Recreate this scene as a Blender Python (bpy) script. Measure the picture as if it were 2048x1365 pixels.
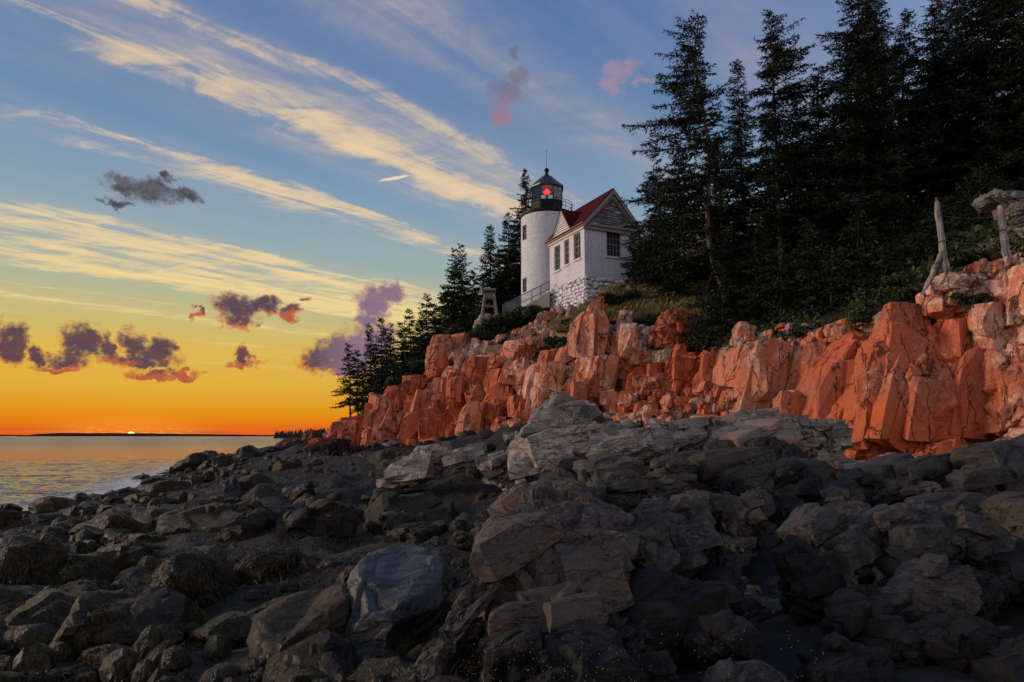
import bpy, bmesh, math, random
import numpy as np
from mathutils import Vector
R = math.radians
random.seed(7); np.random.seed(7)
scene = bpy.context.scene
for o in list(bpy.data.objects): bpy.data.objects.remove(o)
COL = scene.collection

# ------------------------------------------------------------------ camera
FPX = 1365.0; CZ = 3.5                       # focal length in pixels of the 2048 wide photo, eye height over the sea
PITCH = math.atan((872 - 682.5) / FPX)
cam = bpy.data.objects.new('camera', bpy.data.cameras.new('camera')); COL.objects.link(cam)
cam.data.sensor_width = 36; cam.data.lens = 36 * FPX / 2048
cam.data.clip_start = .05; cam.data.clip_end = 60000
cam.location = (0, 0, CZ); cam.rotation_euler = (R(90) + PITCH, 0, 0)
scene.camera = cam
CP, SP = math.cos(PITCH), math.sin(PITCH)
def ray(px, py):
    x = (px - 1024) / FPX; y = (682.5 - py) / FPX
    return np.array([x, CP - y * SP, SP + y * CP])
def P(px, py, d):                             # the point d metres ahead that shows at a pixel
    r = ray(px, py); r = r / r[1] * d
    return np.array([r[0], r[1], r[2] + CZ])

scene.cycles.max_bounces = 5; scene.cycles.diffuse_bounces = 2; scene.cycles.glossy_bounces = 2; scene.cycles.transmission_bounces = 3; scene.cycles.transparent_max_bounces = 12
scene.cycles.use_adaptive_sampling = True; scene.cycles.adaptive_threshold = .02
# ------------------------------------------------------------------ exposure, sun, sky
vs = scene.view_settings
scene.display_settings.display_device = 'sRGB'
vs.view_transform = 'Standard'; vs.look = 'None'; vs.exposure = 0.0; vs.gamma = 1; vs.use_curve_mapping = False
SUN_AZ = R(-28.95)                            # where the half-set sun stands in the picture
LAMP_AZ, LAMP_EL = R(-84), R(12)               # main light, turned well left of the sun to brighten cliff and house
sun = bpy.data.objects.new('sun', bpy.data.lights.new('sun', 'SUN')); COL.objects.link(sun)
sun.data.energy = 2.35; sun.data.angle = R(14); sun.data.color = (1, .76, .60)
sd = Vector((math.sin(LAMP_AZ) * math.cos(LAMP_EL), math.cos(LAMP_AZ) * math.cos(LAMP_EL), math.sin(LAMP_EL)))
sun.rotation_euler = sd.to_track_quat('Z', 'Y').to_euler()
sun.location = sd * 60

def lin(c):                                   # sRGB 0..255 to linear
    o = []
    for v in c:
        v /= 255; o.append(v / 12.92 if v <= .04045 else ((v + .055) / 1.055) ** 2.4)
    return tuple(o)

class NT:                                     # small expression builder for shader nodes
    def __init__(s, tree): s.t = tree; tree.nodes.clear()
    def n(s, typ, **kw):
        nd = s.t.nodes.new(typ)
        for k, v in kw.items(): setattr(nd, k, v)
        return nd
    def put(s, sock, v):
        if isinstance(v, E): s.t.links.new(v.s, sock)
        elif v is not None:
            if hasattr(sock, 'default_value') and isinstance(v, tuple) and len(v) == 3 and sock.type == 'RGBA': v = v + (1,)
            sock.default_value = v
    def m(s, op, a, b=None, c=None, clamp=False):
        nd = s.n('ShaderNodeMath', operation=op, use_clamp=clamp)
        for i, v in enumerate((a, b, c)):
            if v is not None: s.put(nd.inputs[i], v)
        return E(s, nd.outputs[0])
    def v(s, op, a, b=None, c=None):
        nd = s.n('ShaderNodeVectorMath', operation=op)
        for i, x in enumerate((a, b, c)):
            if x is not None: s.put(nd.inputs[i], x)
        return E(s, nd.outputs['Value' if op in ('LENGTH', 'DOT_PRODUCT', 'DISTANCE') else 'Vector'])
    def xyz(s, a):
        nd = s.n('ShaderNodeSeparateXYZ'); s.put(nd.inputs[0], a); return [E(s, nd.outputs[i]) for i in range(3)]
    def vec(s, x=0., y=0., z=0.):
        nd = s.n('ShaderNodeCombineXYZ')
        for i, q in enumerate((x, y, z)): s.put(nd.inputs[i], q)
        return E(s, nd.outputs[0])
    def noise(s, vec, scale=1., det=4., rough=.5, dist=0., typ='FBM', out='Fac'):
        nd = s.n('ShaderNodeTexNoise', noise_type=typ)
        s.put(nd.inputs['Vector'], vec); s.put(nd.inputs['Scale'], scale); s.put(nd.inputs['Detail'], det)
        s.put(nd.inputs['Roughness'], rough); s.put(nd.inputs['Distortion'], dist)
        return E(s, nd.outputs[out])
    def vor(s, vec, scale=1., feat='DISTANCE_TO_EDGE', rnd=1., out='Distance'):
        nd = s.n('ShaderNodeTexVoronoi', feature=feat)
        s.put(nd.inputs['Vector'], vec); s.put(nd.inputs['Scale'], scale); s.put(nd.inputs['Randomness'], rnd)
        return E(s, nd.outputs[out])
    def ramp(s, fac, stops, interp='LINEAR'):
        nd = s.n('ShaderNodeValToRGB'); cr = nd.color_ramp; cr.interpolation = interp
        while len(cr.elements) < len(stops): cr.elements.new(.5)
        for e, (p, c) in zip(cr.elements, stops):
            e.position = p; e.color = (c + (1,)) if isinstance(c, tuple) else (c, c, c, 1)
        s.put(nd.inputs[0], fac); return E(s, nd.outputs[0])
    def mix(s, fac, a, b, mode='MIX'):
        nd = s.n('ShaderNodeMix', data_type='RGBA', blend_type=mode); nd.clamp_factor = True
        s.put(nd.inputs[0], fac); s.put(nd.inputs[6], a); s.put(nd.inputs[7], b); return E(s, nd.outputs[2])
    def step(s, x, a, b):                     # smoothstep a..b -> 0..1
        nd = s.n('ShaderNodeMapRange', interpolation_type='SMOOTHSTEP')
        s.put(nd.inputs[0], x); s.put(nd.inputs[1], a); s.put(nd.inputs[2], b); return E(s, nd.outputs[0])
    def bump(s, h, strength, dist, prev=None):
        nd = s.n('ShaderNodeBump'); s.put(nd.inputs['Height'], h); s.put(nd.inputs['Strength'], strength); s.put(nd.inputs['Distance'], dist)
        if prev is not None: s.put(nd.inputs['Normal'], prev)
        return E(s, nd.outputs[0])
class E:
    def __init__(s, nt, sock): s.nt = nt; s.s = sock
    def __add__(s, o): return s.nt.m('ADD', s, o)
    def __radd__(s, o): return s.nt.m('ADD', s, o)
    def __sub__(s, o): return s.nt.m('SUBTRACT', s, o)
    def __rsub__(s, o): return s.nt.m('SUBTRACT', o, s)
    def __mul__(s, o): return s.nt.m('MULTIPLY', s, o)
    def __rmul__(s, o): return s.nt.m('MULTIPLY', s, o)
    def __truediv__(s, o): return s.nt.m('DIVIDE', s, o)

world = bpy.data.worlds.new('World'); scene.world = world; world.use_nodes = True
world.cycles.sampling_method = 'MANUAL'; world.cycles.sample_map_resolution = 512
def build_sky():
    t = NT(world.node_tree)
    tc = t.n('ShaderNodeTexCoord'); d = t.v('NORMALIZE', E(t, tc.outputs['Generated']))
    x, y, z = t.xyz(d)
    hz = t.m('SQRT', x * x + y * y)
    tel = z / t.m('MAXIMUM', hz, .02)                           # tangent of the elevation
    az = t.m('ARCTAN2', x, y)
    # clear sky: warm ramp round the sunset, cooler one away from it, brightened as fill light
    ca = (x * math.sin(SUN_AZ) + y * math.cos(SUN_AZ)) / t.m('MAXIMUM', hz, .02)
    warm = t.ramp(z, [(0, lin((222, 84, 34))), (.012, lin((224, 108, 22))), (.034, lin((222, 147, 22))), (.067, lin((219, 169, 46))),
                      (.113, lin((217, 180, 75))), (.166, lin((190, 184, 128))), (.205, lin((163, 177, 158))), (.256, lin((146, 170, 176))),
                      (.348, lin((116, 150, 180))), (.43, lin((98, 133, 172))), (.54, lin((80, 117, 168))), (.75, lin((66, 102, 158))), (1, lin((58, 92, 150)))])
    cool_fill = t.ramp(z, [(0, (.82, .66, .64)), (.06, (1.06, .85, .80)), (.16, (1.12, .95, .94)), (.32, (.88, .85, .94)), (.5, (.54, .60, .78)),
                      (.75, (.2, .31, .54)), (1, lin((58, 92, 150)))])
    sky = t.mix(t.step(ca, .75, -.35), warm, cool_fill)
    # a little physical sky under it
    ns = t.n('ShaderNodeTexSky', sky_type='NISHITA', sun_disc=False); ns.sun_elevation = R(1.2); ns.sun_rotation = SUN_AZ
    sky = t.mix(.002, sky, E(t, ns.outputs[0]), 'ADD')
    # high cirrus on a flat layer: long bands that run towards azimuth 40 degrees
    A = R(40); zc = t.m('MAXIMUM', z, .02)
    u = x / zc; v = y / zc
    a = u * math.sin(A) + v * math.cos(A); c = u * (-math.cos(A)) + v * math.sin(A)
    ac = t.vec(a, c, 0.)
    wob = t.noise(t.vec(a * .55, c * .55, 3.1), 1., 3., .5) - .5
    wob2 = t.noise(t.vec(a * 1.5, c * 3.4, 8.), 1., 6., .66, .5) - .5
    cc = t.m('ABSOLUTE', c) + wob * .30 + wob2 * .30
    L = 8.0
    prof = [(0, .1), (.35, .12), (.5, .42), (.66, .30), (.8, .03), (.95, .06), (1.1, .40), (1.3, .26), (1.42, .08), (1.5, .2), (1.58, .52), (1.66, .40), (1.76, .46),
            (1.84, .95), (1.90, .85), (1.98, .36), (2.1, .24), (2.2, .03), (2.34, .14), (2.42, .92), (2.49, .6), (2.66, .3), (2.85, .04), (3.3, .03), (3.42, .75), (3.6, .9),
            (4.1, .70), (4.5, .95), (4.72, .85)]
    prof2 = [(4.7, .8), (4.86, .12), (5.22, .05), (5.34, .5), (5.44, .08), (5.6, .15), (5.78, .62), (5.98, .35), (6.2, .08), (6.6, .3), (6.8, .1), (7.1, .4), (7.5, .2), (7.9, .25), (8.4, .1), (9.2, .35), (10., .1)]
    b1 = t.ramp(cc / 4.72, [(p / 4.72, q) for p, q in prof])
    b2 = t.ramp((cc - 4.7) / 5.3, [((p - 4.7) / 5.3, q) for p, q in prof2])
    band = t.mix(t.m('GREATER_THAN', cc, 4.71), b1, b2)
    fib = t.noise(t.vec(a * .9, c * 5.5, 1.), 1., 6., .64, .8)           # fibres along the bands
    fib2 = t.noise(t.vec(a * 3.4 + c * 2.2, c * 2.4 - a * 1.1, 5.), 1., 6., .68, 1.1)   # filaments that peel off them
    pat = t.noise(t.vec(a * .9, c * .8, 12.), 1., 4., .55)
    tex = t.step(fib * .55 + fib2 * .45, .30, .68)
    dens = band * (.26 + tex * 1.05) * (.70 + t.step(pat, .30, .68) * .55)
    wide = t.ramp((t.m('ABSOLUTE', c) + wob * .35 + wob2 * .12) / 6.4, [(0, .2), (.3 / 6.4, .3), (.55 / 6.4, .8), (.85 / 6.4, .1), (1.15 / 6.4, .9), (1.45 / 6.4, .3), (1.7 / 6.4, 1.), (2.05 / 6.4, .6), (2.22 / 6.4, .05), (2.45 / 6.4, .8), (2.75 / 6.4, .35), (3.05 / 6.4, .0), (3.45 / 6.4, .7), (4.1 / 6.4, .9), (4.7 / 6.4, .8), (5.0 / 6.4, .1), (5.7 / 6.4, .5), (1., .2)], 'EASE')
    veil0 = wide * (.25 + tex * .35 + t.step(pat, .3, .7) * .3) * .78
    veil = t.step(t.noise(t.vec(a * .5, c * .9, 21.), 1., 6., .62, .6) * .6 + fib * .4, .46, .72) * .26
    dens = t.m('MULTIPLY', t.m('MAXIMUM', t.step(dens, .0, .95), t.m('MAXIMUM', veil, veil0)), t.step(z, .02, .07))
    dens = dens * (.68 + tex * .22)
    lowglow = t.step(z, .34, .08)
    sunny = t.step(ca, .55, .98)
    ccol = t.mix(sunny, lin((172, 156, 170)), t.mix(t.step(dens, .10, .6), lin((168, 162, 176)), t.mix(tex, lin((206, 186, 164)), lin((244, 212, 164)))))
    ccol = t.mix(lowglow * sunny, ccol, t.mix(t.step(dens, .1, .6), lin((226, 200, 140)), lin((252, 220, 138))))
    sky = t.mix(dens, sky, ccol)
    # short contrail
    def pt(px, py):
        r = ray(px, py); return math.atan2(r[0], r[1]), r[2] / math.hypot(r[0], r[1])
    q = t.vec(az, tel, 0.)
    wn = t.n('ShaderNodeTexNoise'); t.put(wn.inputs['Vector'], q); wn.inputs['Scale'].default_value = 34; wn.inputs['Detail'].default_value = 7; wn.inputs['Roughness'].default_value = .62
    qw = t.v('MULTIPLY_ADD', t.v('SUBTRACT', E(t, wn.outputs['Color']), (.5, .5, .5)), (.062, .05, 0.), q)
    qd = t.v('ADD', qw, (-.003, -.0105, 0.))                     # a point a little lower: tells the undersides
    def near(px, py, rx, ry, warp=False, low=False):
        A0, T0 = pt(px, py); sa = math.cos(A0)
        w = t.v('MULTIPLY_ADD', qd if low else qw if warp else q, (1378 / (rx * sa * sa), 1378 / (ry * sa), 0.), (-A0 * 1378 / (rx * sa * sa), -T0 * 1378 / (ry * sa), 0.))
        return t.v('DOT_PRODUCT', w, w)
    qa, qt = az, tel
    A0, T0 = pt(788, 357)
    w1 = (qa - A0) * 1378.; w2 = (qt - T0) * 1378.
    along = w1 * .967 + w2 * .256; acr = w2 * .967 - w1 * .256
    tr = (along * along) / (36. * 36.) + (acr * acr) / 16. + (t.noise(q, 160., 3.) - .5) * 1.3
    sky = t.mix(t.step(tr, 1.1, .3) * .8, sky, lin((250, 226, 180)))
    # small low cumulus
    nz = t.noise(t.vec(az * 1., tel * 1.25, 0.), 26., 8., .62, .3) - .5
    nf = t.noise(t.vec(az * 1., tel * 1.1, 4.), 80., 6., .72, .5) - .5
    nz2 = t.noise(t.vec(az * 1. + .006, tel * 1.25 + .011, 0.), 26., 8., .62, .3) - .5      # the same noise a little away from the sun: relief
    def field(blobs, amp, amp2, low=False):
        F = None
        for b in blobs:
            g = near(*b, warp=True, low=low)
            F = g if F is None else t.m('SMOOTH_MIN', F, g, .35)
        return 1.66 - F + nz * amp + nf * amp2
    warmc = [(25, 688, 36, 40), (82, 718, 22, 22), (165, 688, 46, 40), (140, 722, 44, 18), (211, 692, 15, 32), (268, 690, 34, 30), (318, 698, 36, 32), (275, 722, 92, 13),
             (110, 738, 62, 7), (300, 748, 44, 9), (362, 745, 38, 7),
             (475, 618, 50, 32), (522, 612, 38, 20), (478, 650, 34, 18), (578, 626, 22, 14), (606, 602, 16, 6), (490, 712, 20, 22), (490, 727, 32, 8), (387, 628, 7, 13),
             (748, 608, 36, 38), (784, 588, 28, 26), (728, 645, 24, 24), (645, 716, 40, 32), (702, 704, 56, 46), (690, 736, 78, 14), (745, 690, 50, 44)]
    Fw = field(warmc, 1.9, 1.1); Fl = field(warmc, 1.9, 1.1, True)
    lav = t.step(az, pt(600, 700)[0], pt(720, 680)[0])
    core = t.mix(lav, lin((84, 66, 82)), lin((128, 108, 134)))
    mid = t.mix(lav, lin((132, 72, 72)), lin((168, 112, 122)))
    lit = t.step(nz - nz2 + nf * .10, -.10, .16)
    edge = t.mix(lav, lin((232, 120, 62)), lin((206, 128, 118)))
    colw = t.mix(t.step(Fw, .35, 1.15), t.mix(lit, mid, edge), t.mix(lit * .8, core, mid))
    colw = t.mix(t.step(Fw, .9, 1.7) * .6, colw, core)
    colw = t.mix(t.step(Fl + nf * .8, .85, -.6) * t.mix(lav, (.58, .58, .58), (.35, .35, .35)), colw, t.mix(lav, lin((222, 104, 56)), lin((206, 122, 110))))
    sky = t.mix(t.step(Fw + nf * 1.5, .0, 1.5) * .97, sky, colw)
    grey = [(312, 382, 66, 26), (250, 372, 44, 24), (368, 390, 40, 18), (338, 358, 18, 14), (232, 402, 38, 9)]
    Fg = field(grey, 1.5, .8)
    sky = t.mix(t.step(Fg + nf * 1.1, .0, 1.7) * .95, sky, t.mix(t.step(Fg, .3, 1.3), lin((150, 134, 138)), t.mix(lit, lin((66, 66, 74)), lin((98, 96, 102)))))
    pink = [(1010, 188, 38, 36), (1000, 228, 22, 30), (1032, 152, 26, 22), (1238, 142, 44, 30), (1225, 168, 26, 22), (1290, 164, 26, 9), (1030, 100, 10, 14)]
    Fp = field(pink, 2.0, .7)
    pk = t.step(az, pt(1080, 190)[0], pt(1160, 190)[0])
    sky = t.mix(t.step(Fp + nf * .8, -.1, 2.0) * .66, sky, t.mix(pk, t.mix(t.step(tel, pt(1000, 235)[1], pt(1000, 165)[1]), lin((172, 112, 112)), lin((112, 104, 124))), lin((176, 140, 158))))
    # thin dark bars just over the sea, and the last edge of the sun
    bar = t.noise(t.vec(az * 5., tel * 160., 2.), 1., 4., .5)
    bars = t.step(bar, .52, .64) * t.step(tel, .0125, .009) * t.step(tel, .0015, .004)
    sky = t.mix(bars * .7, sky, lin((150, 88, 78)))
    gl = near(262, 868, 150, 26)
    sparkle = t.step(t.noise(t.vec(az * 90., tel * 420., 1.), 1., 3.), .5, .72) * t.step(gl, 1., .05) * t.step(tel, .018, .008)
    sky = t.mix(sparkle * .6, sky, (1.3, .62, .10))
    sky = t.mix(t.step(near(262, 866, 210, 46), 1., .0) * .35, sky, (1.0, .36, .03))
    sky = t.mix(t.step(near(262, 868.5, 8, 5), 1.1, .5), sky, (4., 2.2, .7))
    sky = t.mix(t.step(z, -.002, -.02), sky, (.06, .055, .06))
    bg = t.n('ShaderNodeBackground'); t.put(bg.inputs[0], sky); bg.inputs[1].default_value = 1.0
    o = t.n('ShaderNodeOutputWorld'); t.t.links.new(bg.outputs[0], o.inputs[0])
build_sky()

# ------------------------------------------------------------------ helpers
def tag(o, label=None, cat=None, group=None, kind=None):
    if label: o['label'] = label
    if cat: o['category'] = cat
    if group: o['group'] = group
    if kind: o['kind'] = kind
    return o
def empty(name, loc=(0, 0, 0), rz=0):
    o = bpy.data.objects.new(name, None); COL.objects.link(o); o.location = tuple(float(v) for v in loc); o.rotation_euler = (0, 0, rz); o.empty_display_size = .3
    return o
def mesh_data(name, V, F, smooth=False):
    V = np.asarray(V, np.float32); me = bpy.data.meshes.new(name)
    if isinstance(F, np.ndarray):
        k = F.shape[1]; nf = len(F)
        me.vertices.add(len(V)); me.vertices.foreach_set('co', V.ravel())
        me.loops.add(nf * k); me.loops.foreach_set('vertex_index', F.astype(np.int32).ravel())
        me.polygons.add(nf); me.polygons.foreach_set('loop_start', np.arange(0, nf * k, k, dtype=np.int32))
        me.update(calc_edges=True)
    else:
        me.from_pydata([tuple(map(float, v)) for v in V], [], [tuple(map(int, f)) for f in F]); me.update()
    me.polygons.foreach_set('use_smooth', [smooth] * len(me.polygons))
    return me
def link(name, me, mat, parent=None, loc=(0, 0, 0)):
    o = bpy.data.objects.new(name, me); COL.objects.link(o)
    if mat and not me.materials: me.materials.append(mat)
    o.location = tuple(float(v) for v in loc)
    if parent: o.parent = parent
    return o
def mk(name, V, F, mat, parent=None, loc=(0, 0, 0), smooth=False):
    return link(name, mesh_data(name, V, F, smooth), mat, parent, loc)

class MB:                                     # collects simple solids into one mesh
    def __init__(s): s.v = []; s.f = []
    def add(s, V, F):
        b = len(s.v); s.v += [tuple(map(float, v)) for v in V]; s.f += [tuple(i + b for i in f) for f in F]; return s
    def box(s, x0, x1, y0, y1, z0, z1):
        return s.add([(x, y, z) for z in (z0, z1) for y in (y0, y1) for x in (x0, x1)],
                     [(0, 2, 3, 1), (4, 5, 7, 6), (0, 1, 5, 4), (2, 6, 7, 3), (0, 4, 6, 2), (1, 3, 7, 5)])
    def prism(s, poly, axis_vec):             # poly: 3D points, extruded along a vector
        n = len(poly); a = [np.array(p, float) for p in poly]; b = [p + np.array(axis_vec, float) for p in a]
        return s.add(a + b, [tuple(range(n))[::-1], tuple(range(n, 2 * n))] + [(i, (i + 1) % n, n + (i + 1) % n, n + i) for i in range(n)])
    def tube(s, pts, rad, n=6, cap=True):
        pts = [np.array(p, float) for p in pts]; k = len(pts); rad = [rad] * k if not hasattr(rad, '__len__') else rad
        V = []; tot = pts[-1] - pts[0]; h = np.array([0, 0, 1.]) if abs(tot[2]) < .75 * np.linalg.norm(tot) else np.array([1., 0, 0])
        if np.linalg.norm(tot) < 1e-6: h = np.array([0, 0, 1.])
        for i, p in enumerate(pts):
            d = pts[min(i + 1, k - 1)] - pts[max(i - 1, 0)]; d /= np.linalg.norm(d) + 1e-9
            u = np.cross(d, h); u /= np.linalg.norm(u); w = np.cross(d, u)
            V += [p + (u * math.cos(2 * math.pi * j / n) + w * math.sin(2 * math.pi * j / n)) * rad[i] for j in range(n)]
        F = [(i * n + j, i * n + (j + 1) % n, (i + 1) * n + (j + 1) % n, (i + 1) * n + j) for i in range(k - 1) for j in range(n)]
        if cap: F += [tuple(range(n))[::-1], tuple(range((k - 1) * n, k * n))]
        return s.add(V, F)
    def lathe(s, prof, n=32, c=(0, 0), rot=0.):   # prof: (radius, z)
        V = [(c[0] + r * math.cos(2 * math.pi * j / n + rot), c[1] + r * math.sin(2 * math.pi * j / n + rot), z) for r, z in prof for j in range(n)]
        k = len(prof)
        F = [(i * n + j, i * n + (j + 1) % n, (i + 1) * n + (j + 1) % n, (i + 1) * n + j) for i in range(k - 1) for j in range(n)]
        F += [tuple(range(n))[::-1], tuple(range((k - 1) * n, k * n))]
        return s.add(V, F)
    def build(s, name, mat, parent=None, loc=(0, 0, 0), smooth=False): return mk(name, s.v, s.f, mat, parent, loc, smooth)

# numpy value noise
def _h(ix, iy, iz, seed):
    n = (ix.astype(np.int64) * 374761393 + iy.astype(np.int64) * 668265263 + iz.astype(np.int64) * 2147483647 + seed * 974634777) & 0xffffffff
    n = ((n ^ (n >> 13)) * 1274126177) & 0xffffffff; n = ((n ^ (n >> 16)) * 2246822519) & 0xffffffff
    n = n ^ (n >> 15)
    return (n & 0xffffff) / float(0xffffff)
def vnoise(p, seed=0):
    i = np.floor(p); f = p - i; f = f * f * (3 - 2 * f); i = i.astype(np.int64); o = 0
    for a in (0, 1):
        for b in (0, 1):
            for c in (0, 1):
                w = (f[:, 0] if a else 1 - f[:, 0]) * (f[:, 1] if b else 1 - f[:, 1]) * (f[:, 2] if c else 1 - f[:, 2])
                o = o + w * _h(i[:, 0] + a, i[:, 1] + b, i[:, 2] + c, seed)
    return o * 2 - 1
def fbm(p, octv=4, seed=0, gain=.5):
    o = 0; a = 1.
    for k in range(octv): o = o + a * vnoise(p * (2 ** k) + k * 17.3, seed + k); a *= gain
    return o
def facets(p, seed):                          # cellular planes: flat chips with steps between them
    n = len(p); i = np.floor(p).astype(np.int64)
    d1 = np.full(n, 9e9); d2 = np.full(n, 9e9); val = np.zeros(n)
    for a in (-1, 0, 1):
        for b in (-1, 0, 1):
            for c in (-1, 0, 1):
                q = i + np.array([a, b, c])
                fx = q + np.stack([_h(q[:, 0], q[:, 1], q[:, 2], seed + k) for k in (1, 2, 3)], 1)
                r = p - fx; dd = (r * r).sum(1)
                g = np.stack([_h(q[:, 0], q[:, 1], q[:, 2], seed + k) * 2 - 1 for k in (4, 5, 6)], 1)
                v = (_h(q[:, 0], q[:, 1], q[:, 2], seed + 7) * 2 - 1) * .85 + (g * r).sum(1) * .85
                m = dd < d1
                d2 = np.where(m, d1, np.minimum(d2, dd)); val = np.where(m, v, val); d1 = np.where(m, dd, d1)
    return val, np.sqrt(d2) - np.sqrt(d1)
_ico = {}
def ico(level):
    if level not in _ico:
        bm = bmesh.new(); bmesh.ops.create_icosphere(bm, subdivisions=level, radius=1)
        V = np.array([v.co[:] for v in bm.verts]); F = np.array([[v.index for v in f.verts] for f in bm.faces]); bm.free()
        V /= np.linalg.norm(V, axis=1)[:, None]; _ico[level] = (V, F)
    return _ico[level]
def vnormals(V, F):
    n = np.cross(V[F[:, 1]] - V[F[:, 0]], V[F[:, 2]] - V[F[:, 0]]); o = np.zeros_like(V)
    for k in range(3):
        for c in range(3): o[:, c] += np.bincount(F[:, k], n[:, c], len(V))
    return o / (np.linalg.norm(o, axis=1)[:, None] + 1e-12)
def rotm(rx, ry, rz):
    cx, sx, cy, sy, cz, sz = math.cos(rx), math.sin(rx), math.cos(ry), math.sin(ry), math.cos(rz), math.sin(rz)
    return np.array([[cz, -sz, 0], [sz, cz, 0], [0, 0, 1]]) @ np.array([[cy, 0, sy], [0, 1, 0], [-sy, 0, cy]]) @ np.array([[1, 0, 0], [0, cx, -sx], [0, sx, cx]])

STY = {   # fracture style: cell size, how far chips stand out, stretch along x, y, z, tilt of the joints
    'cliff': dict(size=1.5, amp=.30, st=(1., 1., 2.1), rot=(R(6), R(14), 0), fine=.42, fa=.10, groove=.24, nz=.045),
    'face':  dict(size=2.3, amp=.16, st=(1., 1., 1.7), rot=(R(4), R(12), 0), fine=.5, fa=.09, groove=.26, nz=.045),
    'grey':  dict(size=1.0, amp=.22, st=(2.4, 1.6, .8), rot=(0, R(-14), R(10)), fine=.26, fa=.065, groove=.18, nz=.035),
    'near':  dict(size=.55, amp=.11, st=(1.7, 1.3, .9), rot=(0, R(-18), R(10)), fine=.16, fa=.038, groove=.09, nz=.02),
    'slab':  dict(size=.9, amp=.05, st=(2.2, 1.6, .8), rot=(0, R(-6), R(20)), fine=.2, fa=.016, groove=.03, nz=.03),
    'round': dict(size=1.0, amp=.12, st=(1.2, 1.2, .9), rot=(0, 0, 0), fine=.3, fa=.02, groove=.02, nz=.10),
}
def rough(V, F, sty, k=1., seed=0):
    S = STY[sty]; N = vnormals(V, F); M = rotm(*S['rot']); st = np.array(S['st'])
    q = (V + .25 * np.stack([fbm(V * .6, 3, seed + c) for c in (11, 12, 13)], 1) * min(k, 1.)) @ M / st
    a, e = facets(q / (S['size'] * k), seed)
    V1 = V + N * (S['amp'] * k * a - S['groove'] * k * np.clip(1 - e / .07, 0, 1))[:, None]
    b, e2 = facets(q / (S['fine'] * k) + 5.5, seed + 50)
    n = fbm(V1 / (1.3 * k), 4, seed + 90, .55)
    return V1 + N * (S['fa'] * k * b - .3 * S['groove'] * k * np.clip(1 - e2 / .1, 0, 1) + S['nz'] * k * n)[:, None]

def _cube(cuts):
    bm = bmesh.new(); bmesh.ops.create_cube(bm, size=2); bmesh.ops.subdivide_edges(bm, edges=bm.edges[:], cuts=cuts, use_grid_fill=True); bmesh.ops.triangulate(bm, faces=bm.faces[:])
    V = np.array([v.co[:] for v in bm.verts]); F = np.array([[v.index for v in f.verts] for f in bm.faces]); bm.free(); return V, F
CUBES = {2: _cube(2), 4: _cube(4)}
JOINT = {   # jointed blocks that stand out of a rock: how many, smallest and largest (share of the rock), greatest half size, stretch, tilt, scatter, depth, cuts
    'cliff': (12, .30, .85, 1.5, (.85, .75, 1.4), (R(4), R(13), 0), (.08, .10, .34), .64, 2),
    'face':  (18, .16, .48, 1.1, (.95, .6, 1.5), (R(3), R(13), 0), (.07, .09, .26), .64, 2),
    'grey':  (15, .22, .58, .62, (1.5, 1.1, .6), (R(-8), R(-13), R(12)), (.12, .13, .35), .56, 2),
    'round': (7, .25, .6, .5, (1.2, 1.0, .8), (0, R(-8), R(10)), (.25, .25, .6), .72, 2),
    'near':  (15, .18, .55, .42, (1.3, 1.0, .75), (R(-10), R(-18), R(14)), (.18, .20, .45), .60, 4)}
def joints(V, F, sty, ext, rng, mult=1.):
    n, lo, hi, cap, st, rot, jit, deep, cuts = JOINT[sty]; CUBE = CUBES[cuts]; N = vnormals(V, F); c = np.where((N[:, 1] < -.15) | (N[:, 2] > .45))[0]; s0 = math.sqrt(ext[0] * ext[1])
    Vs = [V]; Fs = [F]; b = len(V); n = int(n * mult)
    for i in rng.choice(c, n):
        s = min(rng.uniform(lo, hi) * s0 * .5, cap * rng.uniform(.6, 1.15)); off = rng.uniform(-.26, .26, (2, 2, 2, 3)); Q = CUBE[0].copy(); w = (Q + 1) / 2
        for x in (0, 1):
            for y in (0, 1):
                for z in (0, 1): Q = Q + ((w[:, 0] if x else 1 - w[:, 0]) * (w[:, 1] if y else 1 - w[:, 1]) * (w[:, 2] if z else 1 - w[:, 2]))[:, None] * off[x, y, z]
        for _ in range(6):
            m = rng.normal(size=3); m /= np.linalg.norm(m); h = rng.uniform(.95, 1.35); d = Q @ m; Q = Q * np.where(d > h, h / np.maximum(d, 1e-6), 1.)[:, None]
        Q = Q * (np.array(st) * s * rng.uniform(.7, 1.3, 3)); Q = Q @ rotm(*(np.array(rot) + rng.normal(size=3) * np.array(jit))).T
        Q = Q + V[i] - N[i] * s * deep; Q = Q + np.stack([fbm(Q / (s * .7 + 1e-6), 2 if cuts < 4 else 3, int(i) % 97 + c_ * 7) for c_ in range(3)], 1) * s * (.05 if cuts < 4 else .075)
        Vs.append(Q); Fs.append(CUBE[1] + b); b += len(Q)
    return np.concatenate(Vs), np.concatenate(Fs)
def polyradius(th, poly):
    d = np.stack([np.cos(th), np.sin(th)], 1); Rr = np.zeros(len(th))
    n = len(poly)
    for i in range(n):
        a = poly[i]; b = poly[(i + 1) % n]; e = b - a
        den = d[:, 0] * e[1] - d[:, 1] * e[0]; den = np.where(abs(den) < 1e-9, 1e-9, den)
        t = (a[0] * e[1] - a[1] * e[0]) / den; s = (a[0] * d[:, 1] - a[1] * d[:, 0]) / den
        ok = (s >= -1e-6) & (s <= 1 + 1e-6) & (t > 0)
        Rr = np.where(ok, np.maximum(Rr, t), Rr)
    return np.where(Rr < 1e-4, np.median(Rr[Rr > 1e-4]), Rr)
NROCK = [0]; TRIS = [0]
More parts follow.
